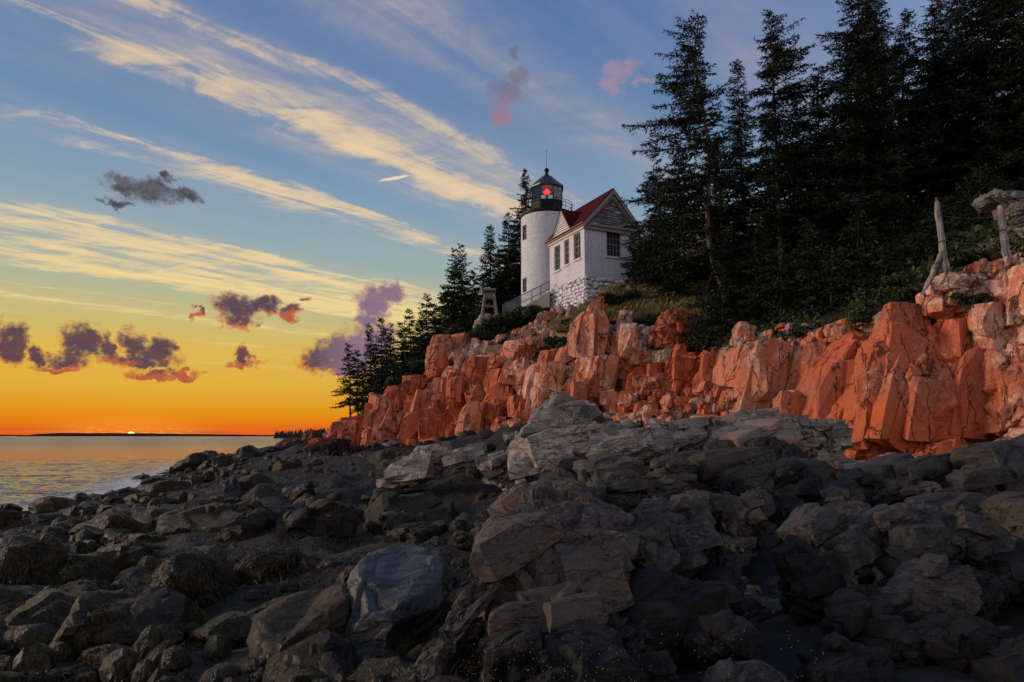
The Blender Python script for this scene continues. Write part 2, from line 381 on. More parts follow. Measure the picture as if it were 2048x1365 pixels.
def rock(name, pts, d, sty, mat, parent=None, thick=None, box=6., tilt=0., top=None, seed=None, lv=None, k=1., nplane=7, lean=0., joint=1., clamp=1.75):
    """a block with the outline of the pixel polygon, d metres ahead, with its own thickness"""
    NROCK[0] += 1; seed = NROCK[0] if seed is None else seed
    rng = np.random.RandomState(seed + 100)
    W = np.array([P(px, py, d) for px, py in pts])
    uv = W[:, [0, 2]]
    a = uv; b = np.roll(uv, -1, 0); cr = a[:, 0] * b[:, 1] - b[:, 0] * a[:, 1]
    A = cr.sum() / 2; c = ((a + b) * cr[:, None]).sum(0) / (6 * A)
    pol = uv - c
    ext = uv.max(0) - uv.min(0)
    T = thick if thick else .5 * min(ext) * .95 + .12 * max(ext)
    px = np.array(pts); size = max(np.ptp(px[:, 0]), np.ptp(px[:, 1]))
    if lv is None: lv = 6 if size > 210 else 5 if size > 75 else 4 if size > 26 else 3
    D, F = ico(lv)
    th = np.arctan2(D[:, 2], D[:, 0]); s = np.hypot(D[:, 0], D[:, 2])
    kk = 1 / ((s ** box + np.abs(D[:, 1]) ** box) ** (1 / box))
    Q = D * kk[:, None]
    pl = [(np.array([rng.uniform(-1, 1), -1, rng.uniform(-.8, 1.)]), rng.uniform(.72, .96)) for _ in range(nplane)] + [(np.array([rng.uniform(-1.6, 1.6), -1, rng.uniform(-1.6, 1.6)]), rng.uniform(.88, 1.02)) for _ in range(nplane)]
    if top: pl += [(np.array([rng.uniform(-.15, .15), -math.sin(R(top[0])), math.cos(R(top[0]))]), top[1])]
    for n, h in pl:
        n = n / np.linalg.norm(n); m = Q @ n
        Q = Q * np.where(m > h, h / np.maximum(m, 1e-6), 1.)[:, None]
    Rr = polyradius(th, pol)
    V = np.stack([Q[:, 0] * Rr, Q[:, 1] * T, Q[:, 2] * Rr], 1)
    V[:, 1] += tilt * V[:, 2] + lean * V[:, 0]
    off = np.array([c[0], d, c[1]])
    V = rough(V + off, F, sty, k, seed) - off
    if sty in JOINT and joint:                # blocks stay inside the outline of the rock
        n0 = len(V); V, F = joints(V, F, sty, ext, rng, joint * (1. if size > 40 else .5)); B = V[n0:]
        f_ = np.minimum(1., clamp * polyradius(np.arctan2(B[:, 2], B[:, 0]), pol) / (np.hypot(B[:, 0], B[:, 2]) + 1e-9)); V[n0:, 0] *= f_; V[n0:, 2] *= f_
        V[n0:, 2] = np.minimum(V[n0:, 2], V[:n0, 2].max() + .03 * ext[1] * (clamp > 1.2) + V[n0:, 0] * .08)
    loc = off + np.array([0, 0, V[:, 2].min()]); V[:, 2] -= V[:, 2].min()
    TRIS[0] += len(F)
    o = mk(name, V, F, mat, parent, loc)
    return o
def crop(x0, y0, sc): return lambda pts: [(x0 + x / sc, y0 + y / sc) for x, y in pts]
Z2 = crop(620, 540, 3.792); Z3 = crop(1000, 560, 4.014); Z4 = crop(1450, 380, 2.353); Z5 = crop(0, 820, 2.504)
Z6 = crop(480, 860, 2.66); Z7 = crop(1000, 760, 2.256); Z8 = crop(1400, 860, 2.703)

# ------------------------------------------------------------------ materials
def mat(name):
    m = bpy.data.materials.new(name); m.use_nodes = True; t = NT(m.node_tree)
    b = t.n('ShaderNodeBsdfPrincipled'); o = t.n('ShaderNodeOutputMaterial'); t.t.links.new(b.outputs[0], o.inputs[0])
    g = t.n('ShaderNodeNewGeometry'); t.pos = E(t, g.outputs['Position']); t.nrm = E(t, g.outputs['Normal'])
    oi = t.n('ShaderNodeObjectInfo'); t.rnd = E(t, oi.outputs['Random'])
    tc = t.n('ShaderNodeTexCoord'); t.obj = E(t, tc.outputs['Object'])
    t.b = b; t.out = o
    return m, t
def finish(t, col, rough=.8, nrm=None, spec=.3):
    t.put(t.b.inputs['Base Color'], col); t.put(t.b.inputs['Roughness'], rough); t.put(t.b.inputs['Specular IOR Level'], spec)
    if nrm is not None: t.put(t.b.inputs['Normal'], nrm)
def mapv(t, v, rot, sc):
    nd = t.n('ShaderNodeMapping'); t.put(nd.inputs['Vector'], v); nd.inputs['Rotation'].default_value = rot; nd.inputs['Scale'].default_value = sc
    return E(t, nd.outputs[0])
def rock_mat(name, base, alt, pale, stain, dark, rot, stretch, f=1., rough=(.62, .9), weed=None, bump=1., spec=.3, palef=(.58, .72), stainf=(.56, .7)):
    m, t = mat(name)
    p = t.pos; sp = mapv(t, p, rot, stretch)
    big = t.noise(p, .45 * f, 4., .55, .4); mid = t.noise(p, 1.9 * f, 6., .6, .5); st = t.noise(sp, 2.2 * f, 7., .62, .5); fine = t.noise(p, 17. * f, 6., .65)
    vast = t.noise(p, .17 * f, 3., .5, .3); streak = t.noise(mapv(t, p, rot, tuple(q * (1. if q > 1 else .4) for q in stretch)), 1.3 * f, 5., .6, .3)
    col = t.mix(t.step(big, .36, .64), base, alt)
    col = t.mix(t.step(st * .5 + t.rnd * .25 + mid * .35, stainf[0], stainf[1]), col, stain)
    col = t.mix(t.step(mid * .45 + fine * .15 + big * .2 + vast * .45, palef[0] + .06, palef[1] + .04) * .85, col, pale)
    col = t.mix(t.step(streak + (vast - .5) * .4, .56, .70) * .55, col, t.mix(.55, stain, dark))
    dv = t.v('MULTIPLY_ADD', t.vec(mid, st, big), (1.1, 1.1, 1.1), sp)
    cr = t.vor(dv, .6 * f); cr2 = t.vor(dv, 2.3 * f)
    crk = t.m('MAXIMUM', t.step(cr, .026, .004) * t.step(mid, .36, .5), t.step(cr2, .04, .004) * t.step(big, .45, .6) * t.step(st, .42, .58) * .8)
    col = t.mix(crk * .85, col, dark)
    col = t.mix(t.step(vast, .35, .65) * .4 + .3, col, t.mix(t.step(fine * .6 + t.noise(p, 5.5 * f, 5., .65, .4) * .4, .3, .7), (.45, .43, .42), (1.5, 1.5, 1.5)), 'MULTIPLY')
    rg = rough[0] + (rough[1] - rough[0]) * t.step(mid, .35, .6)
    h = st * .5 + fine * .22 - crk * .5 + mid * .5
    nr = t.bump(h, .75 * bump, .10 / f)
    nr = t.bump(t.noise(p, 48. * f, 4., .7), .35 * bump, .02 / f, nr)
    if weed:
        x, y, z = t.xyz(p); nx, ny, nz = t.xyz(t.nrm)
        wn = t.noise(p, 1.1, 5., .6, .6); wf = t.noise(mapv(t, p, (0, 0, 0), (7., 7., 2.4)), 2.2, 5., .6, 1.2)
        mk_ = t.step(wn + (weed[1] - z) * weed[2] + t.rnd * .1, .46, .56) * weed[0]
        wc = t.mix(t.step(wf, .4, .62), (.008, .0065, .004), (.050, .038, .012)); wc = t.mix(t.step(t.noise(p, .6, 2.), .5, .7) * .7, wc, (.034, .034, .010))
        col = t.mix(mk_, col, wc); rg = rg * (1. - mk_) + mk_ * .42
        nr2 = t.bump(wf, 1., .09); mn = t.n('ShaderNodeMix', data_type='VECTOR'); t.put(mn.inputs[0], mk_); t.put(mn.inputs[4], nr); t.put(mn.inputs[5], nr2)
        nr = E(t, mn.outputs[1])
    finish(t, col, rg, nr, spec); return m
M = {}
VS = ((0, R(12), 0), (1.5, 1.5, .32)); HS = ((0, R(-14), R(12)), (.45, .7, 3.0))
M['granite'] = rock_mat('pink_granite', (0.5160, 0.1543, 0.0658), (0.4300, 0.1859, 0.1096), (0.6536, 0.4272, 0.3143), (0.4300, 0.0831, 0.0219), (0.0301, 0.0127, 0.0080), *VS, palef=(.54, .70))
M['granite_red'] = rock_mat('red_granite', (0.4664, 0.1012, 0.0337), (0.3872, 0.1214, 0.0636), (0.6160, 0.3400, 0.2319), (0.2904, 0.0470, 0.0127), (0.0194, 0.0073, 0.0045), *VS, palef=(.58, .74))
M['granite_pale'] = rock_mat('weathered_granite', (0.4428, 0.2517, 0.1732), (0.3608, 0.2364, 0.1804), (0.6068, 0.4576, 0.3752), (0.4510, 0.1449, 0.0577), (0.0410, 0.0214, 0.0144), *VS)
M['rubble'] = rock_mat('rubble_granite', (.36, .22, .165), (.28, .195, .16), (.52, .40, .34), (.34, .13, .06), (.03, .02, .016), *VS, f=1.6)
M['grey'] = rock_mat('grey_schist', (0.1924, 0.1701, 0.1418), (0.1377, 0.1296, 0.1134), (0.4050, 0.3341, 0.2531), (0.3240, 0.1721, 0.1013), (0.0203, 0.0182, 0.0162), *HS, f=1.5, stainf=(.62, .76))
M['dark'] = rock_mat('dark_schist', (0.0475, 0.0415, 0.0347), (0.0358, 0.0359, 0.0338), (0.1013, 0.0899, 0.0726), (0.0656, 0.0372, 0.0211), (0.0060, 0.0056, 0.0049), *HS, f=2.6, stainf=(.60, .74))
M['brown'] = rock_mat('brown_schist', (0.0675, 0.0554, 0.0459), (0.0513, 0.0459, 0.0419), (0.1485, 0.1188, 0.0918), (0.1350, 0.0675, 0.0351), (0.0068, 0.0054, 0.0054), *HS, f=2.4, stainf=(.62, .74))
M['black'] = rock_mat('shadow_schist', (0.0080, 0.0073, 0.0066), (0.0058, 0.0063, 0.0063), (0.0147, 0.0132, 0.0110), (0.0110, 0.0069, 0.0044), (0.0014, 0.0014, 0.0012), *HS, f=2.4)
M['slate'] = rock_mat('blue_slate', (0.0309, 0.0329, 0.0339), (0.0232, 0.0248, 0.0264), (0.0581, 0.0548, 0.0503), (0.0387, 0.0329, 0.0251), (0.0063, 0.0059, 0.0051), *HS, f=1.6, rough=(.38, .6), bump=.6, spec=.5)
M['lichen'] = rock_mat('lichened_slate', (0.0506, 0.0377, 0.0151), (0.0337, 0.0286, 0.0167), (0.0811, 0.0607, 0.0259), (0.0473, 0.0304, 0.0083), (0.0068, 0.0054, 0.0033), *HS, f=2.6)
M['shore'] = rock_mat('tidal_rock', (0.0074, 0.0061, 0.0040), (0.0056, 0.0049, 0.0034), (0.0150, 0.0123, 0.0078), (0.0088, 0.0052, 0.0025), (0.0010, 0.0009, 0.0006), *HS, f=1.6, rough=(.3, .8), weed=(1., 1.5, .22), spec=.22)
M['shore_bare'] = rock_mat('bare_tidal_rock', (0.0134, 0.0110, 0.0070), (0.0091, 0.0083, 0.0059), (0.0260, 0.0208, 0.0126), (0.0162, 0.0094, 0.0046), (0.0018, 0.0015, 0.0010), *HS, f=1.6, rough=(.4, .75), weed=(1., .6, .35), spec=.22)
M['shore_red'] = rock_mat('red_tidal_rock', (0.1081, 0.0420, 0.0232), (0.0763, 0.0390, 0.0258), (0.1399, 0.0780, 0.0516), (0.0636, 0.0210, 0.0103), (0.0076, 0.0054, 0.0041), *VS, weed=(1., 1.0, .22))
M['weedy'] = rock_mat('weed_covered_rock', (0.0031, 0.0026, 0.0016), (0.0024, 0.0021, 0.0014), (0.0055, 0.0045, 0.0027), (0.0037, 0.0022, 0.0010), (0.0006, 0.0005, 0.0003), *HS, f=1.6, rough=(.3, .6), weed=(1., 2.6, .3), spec=.2)
def pole_mat():
    m, t = mat('grey_bare_pole'); x, y, z = t.xyz(t.obj); g = t.noise(mapv(t, t.obj, (0, 0, 0), (9., 9., .7)), 2., 5., .6); n = t.noise(t.obj, 5., 4.)
    col = t.mix(t.step(g, .38, .62), (.12, .10, .088), (.34, .295, .255)); kn = t.step(t.noise(t.vec(0., 0., z * 3.2), 1., 2.), .60, .64)
    col = t.mix(kn * .8, col, (.05, .04, .035)); col = t.mix(t.step(n, .55, .7) * .5, col, (.20, .17, .15))
    finish(t, col, .9, t.bump(g + n * .4 - kn, .9, .03), .15); return m
def simple(name, c1, c2, scale=8., rough=.75, bump=.2, bd=.02, spec=.3, stretch=(1, 1, 1), metal=0., world_space=False):
    m, t = mat(name); v = mapv(t, t.pos if world_space else t.obj, (0, 0, 0), stretch)
    n = t.noise(v, scale, 5., .6, .3); n2 = t.noise(v, scale * 4.3, 4., .6)
    finish(t, t.mix(n * .7 + n2 * .3, c1, c2), rough, t.bump(n * .6 + n2 * .4, bump, bd), spec); t.b.inputs['Metallic'].default_value = metal
    return m

# ------------------------------------------------------------------ ground
CTRL = [(-25, 12, -1), (-12, 9, .1), (-6, 7, .4), (-3, 4, .9), (0, 3, 1.2), (5, 3, 1.2), (10, 4, 1.3), (20, 5, 1.6), (-8, 10, .3), (-2, 10, .6), (4, 10, 1.2), (10, 10, 1.6), (20, 10, 2),
        (-20, 20, -.2), (-12, 18, .5), (-5, 18, .8), (0, 17, 1.2), (6, 16, 2.0), (12, 16, 2.3), (20, 15, 2.4), (-20.5, 27, -.1), (-23.5, 38, -.1), (-30, 60, -.1), (-38, 85, -.1),
        (-27, 27, -2), (-32, 42, -2), (-42, 62, -2), (-55, 90, -2), (-60, 30, -6), (-60, 5, -6), (-30, 0, -2), (-70, 110, -5), (-10, 27, .9), (-4, 27, 1.2), (0, 27, 1.6), (-15, 40, 1.5), (-9, 40, 2.0),
        (-20, 60, 2.3), (-24, 60, 1.8), (-26, 85, 1.8), (-31, 85, 1.2), (22, 19, 2.6), (30, 18, 3)]
LOW = list(CTRL); HIGH = []
for q in [(880, 890, 44.5), (1060, 850, 38), (1250, 845, 33.5), (1460, 840, 29.5), (1660, 945, 23.6), (1850, 945, 22), (2048, 940, 21), (880, 880, 52), (1060, 840, 46), (1250, 840, 40), (1460, 840, 34), (1660, 930, 28), (2048, 930, 25), (600, 884, 100), (690, 876, 62)]: LOW.append(tuple(P(*q)))
for q in [(700, 846, 62), (735, 836, 61), (770, 812, 58), (850, 745, 55), (900, 705, 53), (960, 672, 51.5), (1040, 660, 50), (1095, 652, 48.5), (1140, 640, 46), (1180, 665, 43), (1300, 650, 40.5), (1400, 670, 37.5), (1450, 680, 33.6), (1650, 680, 28.6), (1850, 620, 26), (2048, 570, 24.6),
          (1040, 630, 53), (1090, 612, 56), (1250, 572, 50), (1165, 622, 45.4), (1230, 590, 44.5), (1300, 575, 46), (1400, 560, 44), (1350, 610, 41), (1500, 540, 43), (1600, 520, 40), (1810, 430, 38), (1700, 540, 34), (1950, 480, 29), (2048, 445, 27.5),
          (1900, 545, 26), (1500, 480, 60), (1900, 420, 60), (1000, 640, 66), (800, 800, 70), (900, 735, 68), (900, 690, 62), (735, 840, 70), (600, 880, 100)]: HIGH.append(tuple(P(*q)))
HIGH += [(60, 30, 18), (60, 70, 22), (40, 100, 18), (0, 110, 10), (45, 15, 8)]; LOW += [(30, -5, 3), (0, -6, 1.2), (-20, -8, 0), (50, 20, 3)]
class Field:                                  # smooth surface through scattered points
    def __init__(s, pts):
        s.c = C = np.array(pts, float); n = len(C); d = np.linalg.norm(C[:, None, :2] - C[None, :, :2], axis=2); A = np.zeros((n + 3, n + 3)); A[:n, :n] = -d - np.eye(n) * .02
        A[:n, n] = 1; A[:n, n + 1:] = C[:, :2]; A[n:, :n] = A[:n, n:].T; s.w = np.linalg.solve(A, np.concatenate([C[:, 2], [0, 0, 0]])); s.n = n
    def __call__(s, xy): d = np.linalg.norm(xy[:, None] - s.c[None, :, :2], axis=2); return -d @ s.w[:s.n] + s.w[s.n] + xy @ s.w[s.n + 1:]
F_LOW, F_HIGH = Field(LOW), Field(HIGH)
LINE = [(640, 90), (660, 64), (690, 61), (770, 57.4), (850, 54.4), (900, 52.4), (960, 50.9), (1060, 49.2), (1085, 47.6), (1110, 44.6), (1150, 42), (1260, 40.4), (1390, 38.6), (1410, 36.6), (1450, 32.6), (1560, 30.6), (1650, 28.2), (1850, 25.6), (2048, 24.2), (2400, 22.5), (3500, 19)]
def ground_z(xy):                             # shore below, hillside above, a step between them behind the cliff blocks
    xy = np.atleast_2d(np.asarray(xy, float)); px = 1024 + 1378 * xy[:, 0] / np.maximum(xy[:, 1], 1.)
    e = np.clip((xy[:, 1] - np.interp(px, *zip(*LINE), left=1e3)) / .7 + .5, 0, 1); lo = F_LOW(xy); hi = np.maximum(F_HIGH(xy), lo)
    return lo + (hi - lo) * e
def gz(x, y): return float(ground_z([(x, y)])[0])

xs = np.concatenate([np.arange(-62, -25, 1.), np.arange(-25, 3, .3), np.arange(3, 66, .8)]); ys = np.concatenate([np.arange(-8, 5, .8), np.arange(5, 40, .3), np.arange(40, 70, .6), np.arange(70, 125, 1.2)])
gx, gy = np.meshgrid(xs, ys); GV = np.stack([gx.ravel(), gy.ravel()], 1)
gzv = np.concatenate([ground_z(c) for c in np.array_split(GV, 40)])
p3 = np.column_stack([GV, gzv]); bumpy = fbm(p3 * .35, 4, 5) * .28 + fbm(p3 * 1.3, 2, 9) * .10 + np.clip(2.6 - gzv, 0, 1) * (.16 - .30 * np.abs(vnoise(p3 * .75, 14)) + .10 * vnoise(p3 * 1.7, 15))
GV3 = np.column_stack([GV, gzv + bumpy])
nx_ = len(xs); ii = np.arange(len(ys) - 1)[:, None] * nx_ + np.arange(nx_ - 1)[None]; ii = ii.ravel()
GF = np.stack([ii, ii + 1, ii + nx_ + 1, ii + nx_], 1)
def ground_mat():
    m, t = mat('ground_soil_and_shore'); p = t.pos; x, y, z = t.xyz(p); nx, ny, nz = t.xyz(t.nrm)
    n1 = t.noise(p, .5, 5., .6); n2 = t.noise(p, 4., 6., .65); n3 = t.noise(p, 22., 4., .6)
    soil = t.mix(t.step(n1, .4, .62), (.016, .014, .008), (.028, .024, .011)); soil = t.mix(t.step(n2, .45, .65), soil, (.012, .016, .006))
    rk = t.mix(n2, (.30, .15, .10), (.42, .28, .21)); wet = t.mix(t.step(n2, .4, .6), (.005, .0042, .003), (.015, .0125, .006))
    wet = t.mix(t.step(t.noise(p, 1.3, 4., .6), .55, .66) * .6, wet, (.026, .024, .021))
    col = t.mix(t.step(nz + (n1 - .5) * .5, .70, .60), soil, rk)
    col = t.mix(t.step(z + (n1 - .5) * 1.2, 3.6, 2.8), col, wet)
    peb = t.vor(t.v('MULTIPLY_ADD', t.vec(n1, n2, n3), (.6, .6, .6), p), 3.2, 'F1'); pc = t.vor(t.v('MULTIPLY_ADD', t.vec(n1, n2, n3), (.6, .6, .6), p), 3.2, 'F1', out='Color')
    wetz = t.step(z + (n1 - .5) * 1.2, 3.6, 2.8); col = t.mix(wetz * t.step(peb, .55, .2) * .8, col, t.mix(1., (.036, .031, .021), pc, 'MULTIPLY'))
    rg = .72 + t.step(z, 2., 4.) * .15
    finish(t, col, rg, t.bump(n2 * .7 + n3 * .3 - peb * wetz * 1.2, 1., .22), .4); return m
M['ground'] = ground_mat()
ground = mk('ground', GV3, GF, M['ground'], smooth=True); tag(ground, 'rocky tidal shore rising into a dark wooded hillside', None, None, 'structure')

# ------------------------------------------------------------------ sea
def sea_mat():
    m, t = mat('sea_water'); p = t.pos; x, y, z = t.xyz(p)
    dist = t.v('LENGTH', p)
    h1 = t.noise(mapv(t, p, (0, 0, R(20)), (.55, 1.3, 1.)), .9, 5., .55, .3); h2 = t.noise(mapv(t, p, (0, 0, R(-25)), (.5, 1.4, 1.)), .22, 4., .5)
    h3 = t.noise(mapv(t, p, (0, 0, R(10)), (.03, .12, 1.)), .30, 5., .6)
    near = t.step(dist, 140., 25.)
    nr = t.bump(h3, .6, 4.5); nr = t.bump(h2, .85, 1.2, nr); nr = t.bump(h1, .85, .38, nr)
    at = t.n('ShaderNodeAttribute', attribute_name='shallow'); sh = E(t, at.outputs['Fac']); fn = t.noise(mapv(t, p, (0, 0, R(15)), (.5, 1.2, 1.)), 1.1, 7., .7, .8)
    foam = t.m('MAXIMUM', t.step(fn + sh * .22, .60, .72) * sh, t.step(fn, .68, .76) * t.step(dist, 75., 35.) * .3) * .8
    col = t.mix(foam, (.055, .06, .068), (.66, .66, .70))
    finish(t, col, t.step(dist, 35., 400.) * .18 + .05 + foam * .4, nr, .5); t.b.inputs['IOR'].default_value = 1.6
    return m
M['sea'] = sea_mat()
rad = np.concatenate([np.arange(8, 120, .45), np.geomspace(120, 45000, 60)])
ang = np.radians(np.concatenate([np.arange(-180, -46, 4.), np.arange(-46, -8, .35), np.arange(-8, 180, 6.)]))
rr, aa = np.meshgrid(rad, ang, indexing='ij')
sx, sy = rr * np.sin(aa), rr * np.cos(aa)
p3 = np.stack([sx.ravel(), sy.ravel(), np.zeros(sx.size)], 1)
fade = np.clip((150 - rr.ravel()) / 110, 0, 1)
wv = fade * (.12 * vnoise(p3 * np.array([.22, .5, 1]), 3) + .15 * np.abs(vnoise(p3 * np.array([.6, 1.2, 1]) @ rotm(0, 0, .5), 4)) + .04 * vnoise(p3 * np.array([1.3, 2.2, 1]), 8))
SV = np.stack([sx.ravel(), sy.ravel(), wv], 1)
na = len(ang); ii = (np.arange(len(rad) - 1)[:, None] * na + np.arange(na - 1)[None]).ravel()
jj = np.arange(len(rad) - 1) * na
SF = np.concatenate([np.stack([ii, ii + na, ii + na + 1, ii + 1], 1), np.stack([jj + na - 1, jj + 2 * na - 1, jj + na, jj], 1)])
sea = mk('sea', SV, SF, M['sea'], smooth=True)
nr_ = np.where((rr.ravel() < 100) & (np.abs(np.degrees(aa.ravel()) + 25) < 25))[0]; gs = np.full(len(SV), -9.)
for c_ in np.array_split(nr_, 60): gs[c_] = ground_z(SV[c_, :2])
at_ = sea.data.attributes.new('shallow', 'FLOAT', 'POINT'); at_.data.foreach_set('value', (np.clip((gs + 1.5) / 1.3, 0, 1)).astype(np.float32)); tag(sea, 'calm sea reflecting the sunset', None, None, 'structure')

# ------------------------------------------------------------------ far land
M['farland'] = simple('far_wooded_land', (.030, .030, .034), (.045, .042, .044), .02, .95, .0, spec=.0, world_space=True)
M['fartree'] = simple('far_spruce_wood', (.030, .036, .030), (.042, .046, .040), .05, .95, .0, spec=.0, world_space=True)
def far_strip(name, x0, x1, prof, d, depth, label):
    n = 90; V = []
    for i in range(n + 1):
        f = i / n; px = x0 + (x1 - x0) * f; a = P(px, 872, d); h = np.interp(f, *zip(*prof)) * d / 1378 * (1 + .18 * vnoise(np.array([[f * 40, 0, d]]), 3)[0])
        V += [(a[0], d, -2), (a[0], d, h), (a[0], d + depth, h * 1.02), (a[0], d + depth, -2)]
    F = [(i * 4 + k, i * 4 + k + 1, i * 4 + 5 + k, i * 4 + 4 + k) for i in range(n) for k in range(3)]
    o = mk(name, V, F, M['farland']); tag(o, label, None, None, 'structure'); return o
far_strip('far_island', 36, 560, [(0, 0.5), (.03, 3), (.12, 5.8), (.3, 6), (.45, 5), (.6, 4.6), (.8, 3), (1, 1.8)], 4200, 500, 'low dark island along the horizon under the setting sun')
far_strip('far_shore', -400, 60, [(0, 4), (.6, 3), (.9, 2), (1, 1)], 7000, 600, 'faint low shore on the horizon at the left edge')
def headland():
    rng = np.random.RandomState(3); V = []; F = []; d = 900
    n = 60
    for i in range(n + 1):                   # low land under the trees
        f = i / n; px = 546 + 190 * f; a = P(px, 872, d); h = np.interp(f, [0, .03, .3, 1], [-1, 1.2, 3.5, 5.])
        V += [(a[0], d, -1), (a[0], d + 4, h), (a[0], d + 260, h + 2), (a[0], d + 260, -1)]
    F = [(i * 4 + k, i * 4 + k + 1, i * 4 + 5 + k, i * 4 + 4 + k) for i in range(n) for k in range(3)]
    o = mk('headland', V, F, M['farland']); tag(o, 'distant low headland behind the shore rocks', None, None, 'structure')
    b = MB()
    for i in range(230):
        px = 549 + 190 * rng.rand() ** 1.1; dd = d + 6 + rng.rand() * 50; a = P(px, 872, dd); f = (px - 546) / 190
        z0 = np.interp(f, [0, .03, .3, 1], [-.5, 1.2, 3.5, 5.]) - .5
        H = (5.5 + 5 * rng.rand()) * np.interp(f, [0, .02, .2, 1], [.6, 1, 1.0, 1.25]); w = H * rng.uniform(.14, .22)
        b.lathe([(w * .5, z0), (w, z0 + H * .22), (w * .45, z0 + H * .6), (w * .5, z0 + H * .62), (.05, z0 + H)], 5, (a[0], dd), rng.rand() * 6)
    tag(b.build('headland_wood', M['fartree']), 'far spruce wood on the headland at the edge of the sea', None, None, 'stuff')
headland()

def on_ground(px, py, d0=22., d1=75., dflt=None):   # how far ahead a sight line meets the ground
    d = np.arange(d0, d1, .25); p = np.array([P(px, py, q) for q in d]); h = ground_z(p[:, :2]); k = np.where(p[:, 2] <= h)[0]
    return float(d[k[0]]) if len(k) else dflt

# ------------------------------------------------------------------ the pink cliff (blocks are pieces of the setting)
cliff = tag(empty('cliff', P(1350, 850, 33)), 'pink and orange granite cliff below the lighthouse and the trees', None, None, 'structure')
def parented(o, p):                           # keep world place under an unrotated parent
    o.parent = p; o.location = Vector(o.location) - Vector(p.location); return o
def blocks(parent, zf, rows, sty, m, name='rock_block', **kw):
    for r in rows:
        d, pts = r[0], r[1]; ex = dict(kw); ex.update(r[2] if len(r) > 2 else {})
        mm = ex.pop('m', m); s = ex.pop('sty', sty)
        parented(rock(name, zf(pts), d, s, M[mm], **ex), parent)
blocks(cliff, Z2, [
 (50, [(885,640),(890,590),(940,530),(1010,510),(1085,540),(1098,600),(1095,760),(1060,800),(950,860),(900,840),(888,740)], dict(m='granite_red', sty='face', k=.7, joint=.4)),
 (50.6, [(1100,530),(1150,495),(1195,500),(1185,600),(1130,660),(1100,700)]),
 (53, [(690,880),(740,830),(830,810),(890,810),(910,860),(850,900),(760,940),(700,960),(680,920)], dict(m='granite_red')),
 (54, [(435,1080),(470,1020),(560,950),(620,905),(660,915),(690,950),(640,1010),(610,1060),(590,1120),(570,1190),(530,1230),(480,1200),(440,1130)], dict(m='granite_red', sty='face', k=.6)),
 (51.4, [(600,1080),(620,1040),(680,990),(790,930),(920,870),(910,910),(840,960),(760,1020),(750,1100),(700,1160),(680,1230),(640,1310),(590,1330),(560,1280),(590,1130)], dict(m='granite_red')),
 (49.5, [(760,1030),(840,960),(900,940),(905,1010),(890,1090),(870,1200),(850,1300),(760,1330),(700,1310),(690,1250),(740,1180),(755,1130)], dict(m='granite_red')),
 (48.4, [(915,960),(940,890),(1000,840),(1050,830),(1060,900),(1050,1020),(1040,1150),(1035,1340),(900,1350),(860,1290),(880,1180),(900,1080)], dict(m='granite_red')),
 (47, [(1050,810),(1100,780),(1170,755),(1185,800),(1175,880),(1160,960),(1160,1050),(1110,1100),(1045,1120),(1042,1000),(1050,900)], dict(m='granite_red', sty='face', k=.6)),
 (46, [(1040,1130),(1100,1100),(1200,1070),(1225,1085),(1190,1150),(1160,1250),(1140,1340),(1035,1350)], dict(m='granite_red')),
 (47.2, [(1200,800),(1250,720),(1330,670),(1365,700),(1370,760),(1400,840),(1390,900),(1330,960),(1300,1010),(1220,1060),(1200,1000),(1195,900)]),
 (47.6, [(1400,620),(1450,590),(1500,600),(1520,660),(1540,740),(1510,800),(1420,830),(1375,750),(1360,690)], dict(m='granite_pale')),
 (46.6, [(1510,600),(1580,570),(1680,560),(1750,590),(1770,660),(1720,740),(1690,800),(1680,900),(1640,980),(1600,930),(1580,850),(1545,770)]),
 (45.6, [(1440,840),(1510,790),(1560,810),(1600,900),(1590,1000),(1580,1090),(1500,1110),(1440,1060),(1420,960),(1410,880)], dict(m='granite_red')),
 (44.6, [(1190,1110),(1260,1040),(1310,1015),(1320,1070),(1340,1160),(1330,1220),(1280,1280),(1150,1330),(1160,1220)]),
 (44.8, [(1310,1010),(1380,960),(1430,990),(1440,1060),(1430,1130),(1340,1200),(1320,1110)]),
 (44.2, [(1590,1000),(1640,970),(1670,1010),(1660,1080),(1600,1090)]),
 (57, [(300,1170),(330,1120),(420,1110),(440,1160),(380,1190)], dict(m='granite_red')),
 (55, [(130,1260),(180,1200),(300,1180),(460,1170),(480,1200),(440,1270),(330,1300),(200,1300)], dict(m='granite_red')),
 (58, [(-40,1250),(60,1235),(110,1270),(70,1295),(-40,1290)], dict(m='shore_red')),
 (60, [(215,1180),(240,1152),(275,1143),(312,1150),(300,1190),(220,1195)], dict(m='shore_bare')),
 (52, [(400,1300),(430,1240),(520,1220),(560,1260),(550,1330),(480,1365),(390,1360)], dict(m='granite_red')),
 (51, [(140,1340),(180,1305),(270,1310),(285,1365),(130,1375)], dict(m='shore_bare')),
 (52, [(-30,1320),(100,1290),(150,1310),(130,1365),(-30,1375)], dict(m='granite_red')),
], 'cliff', 'granite', k=.8)
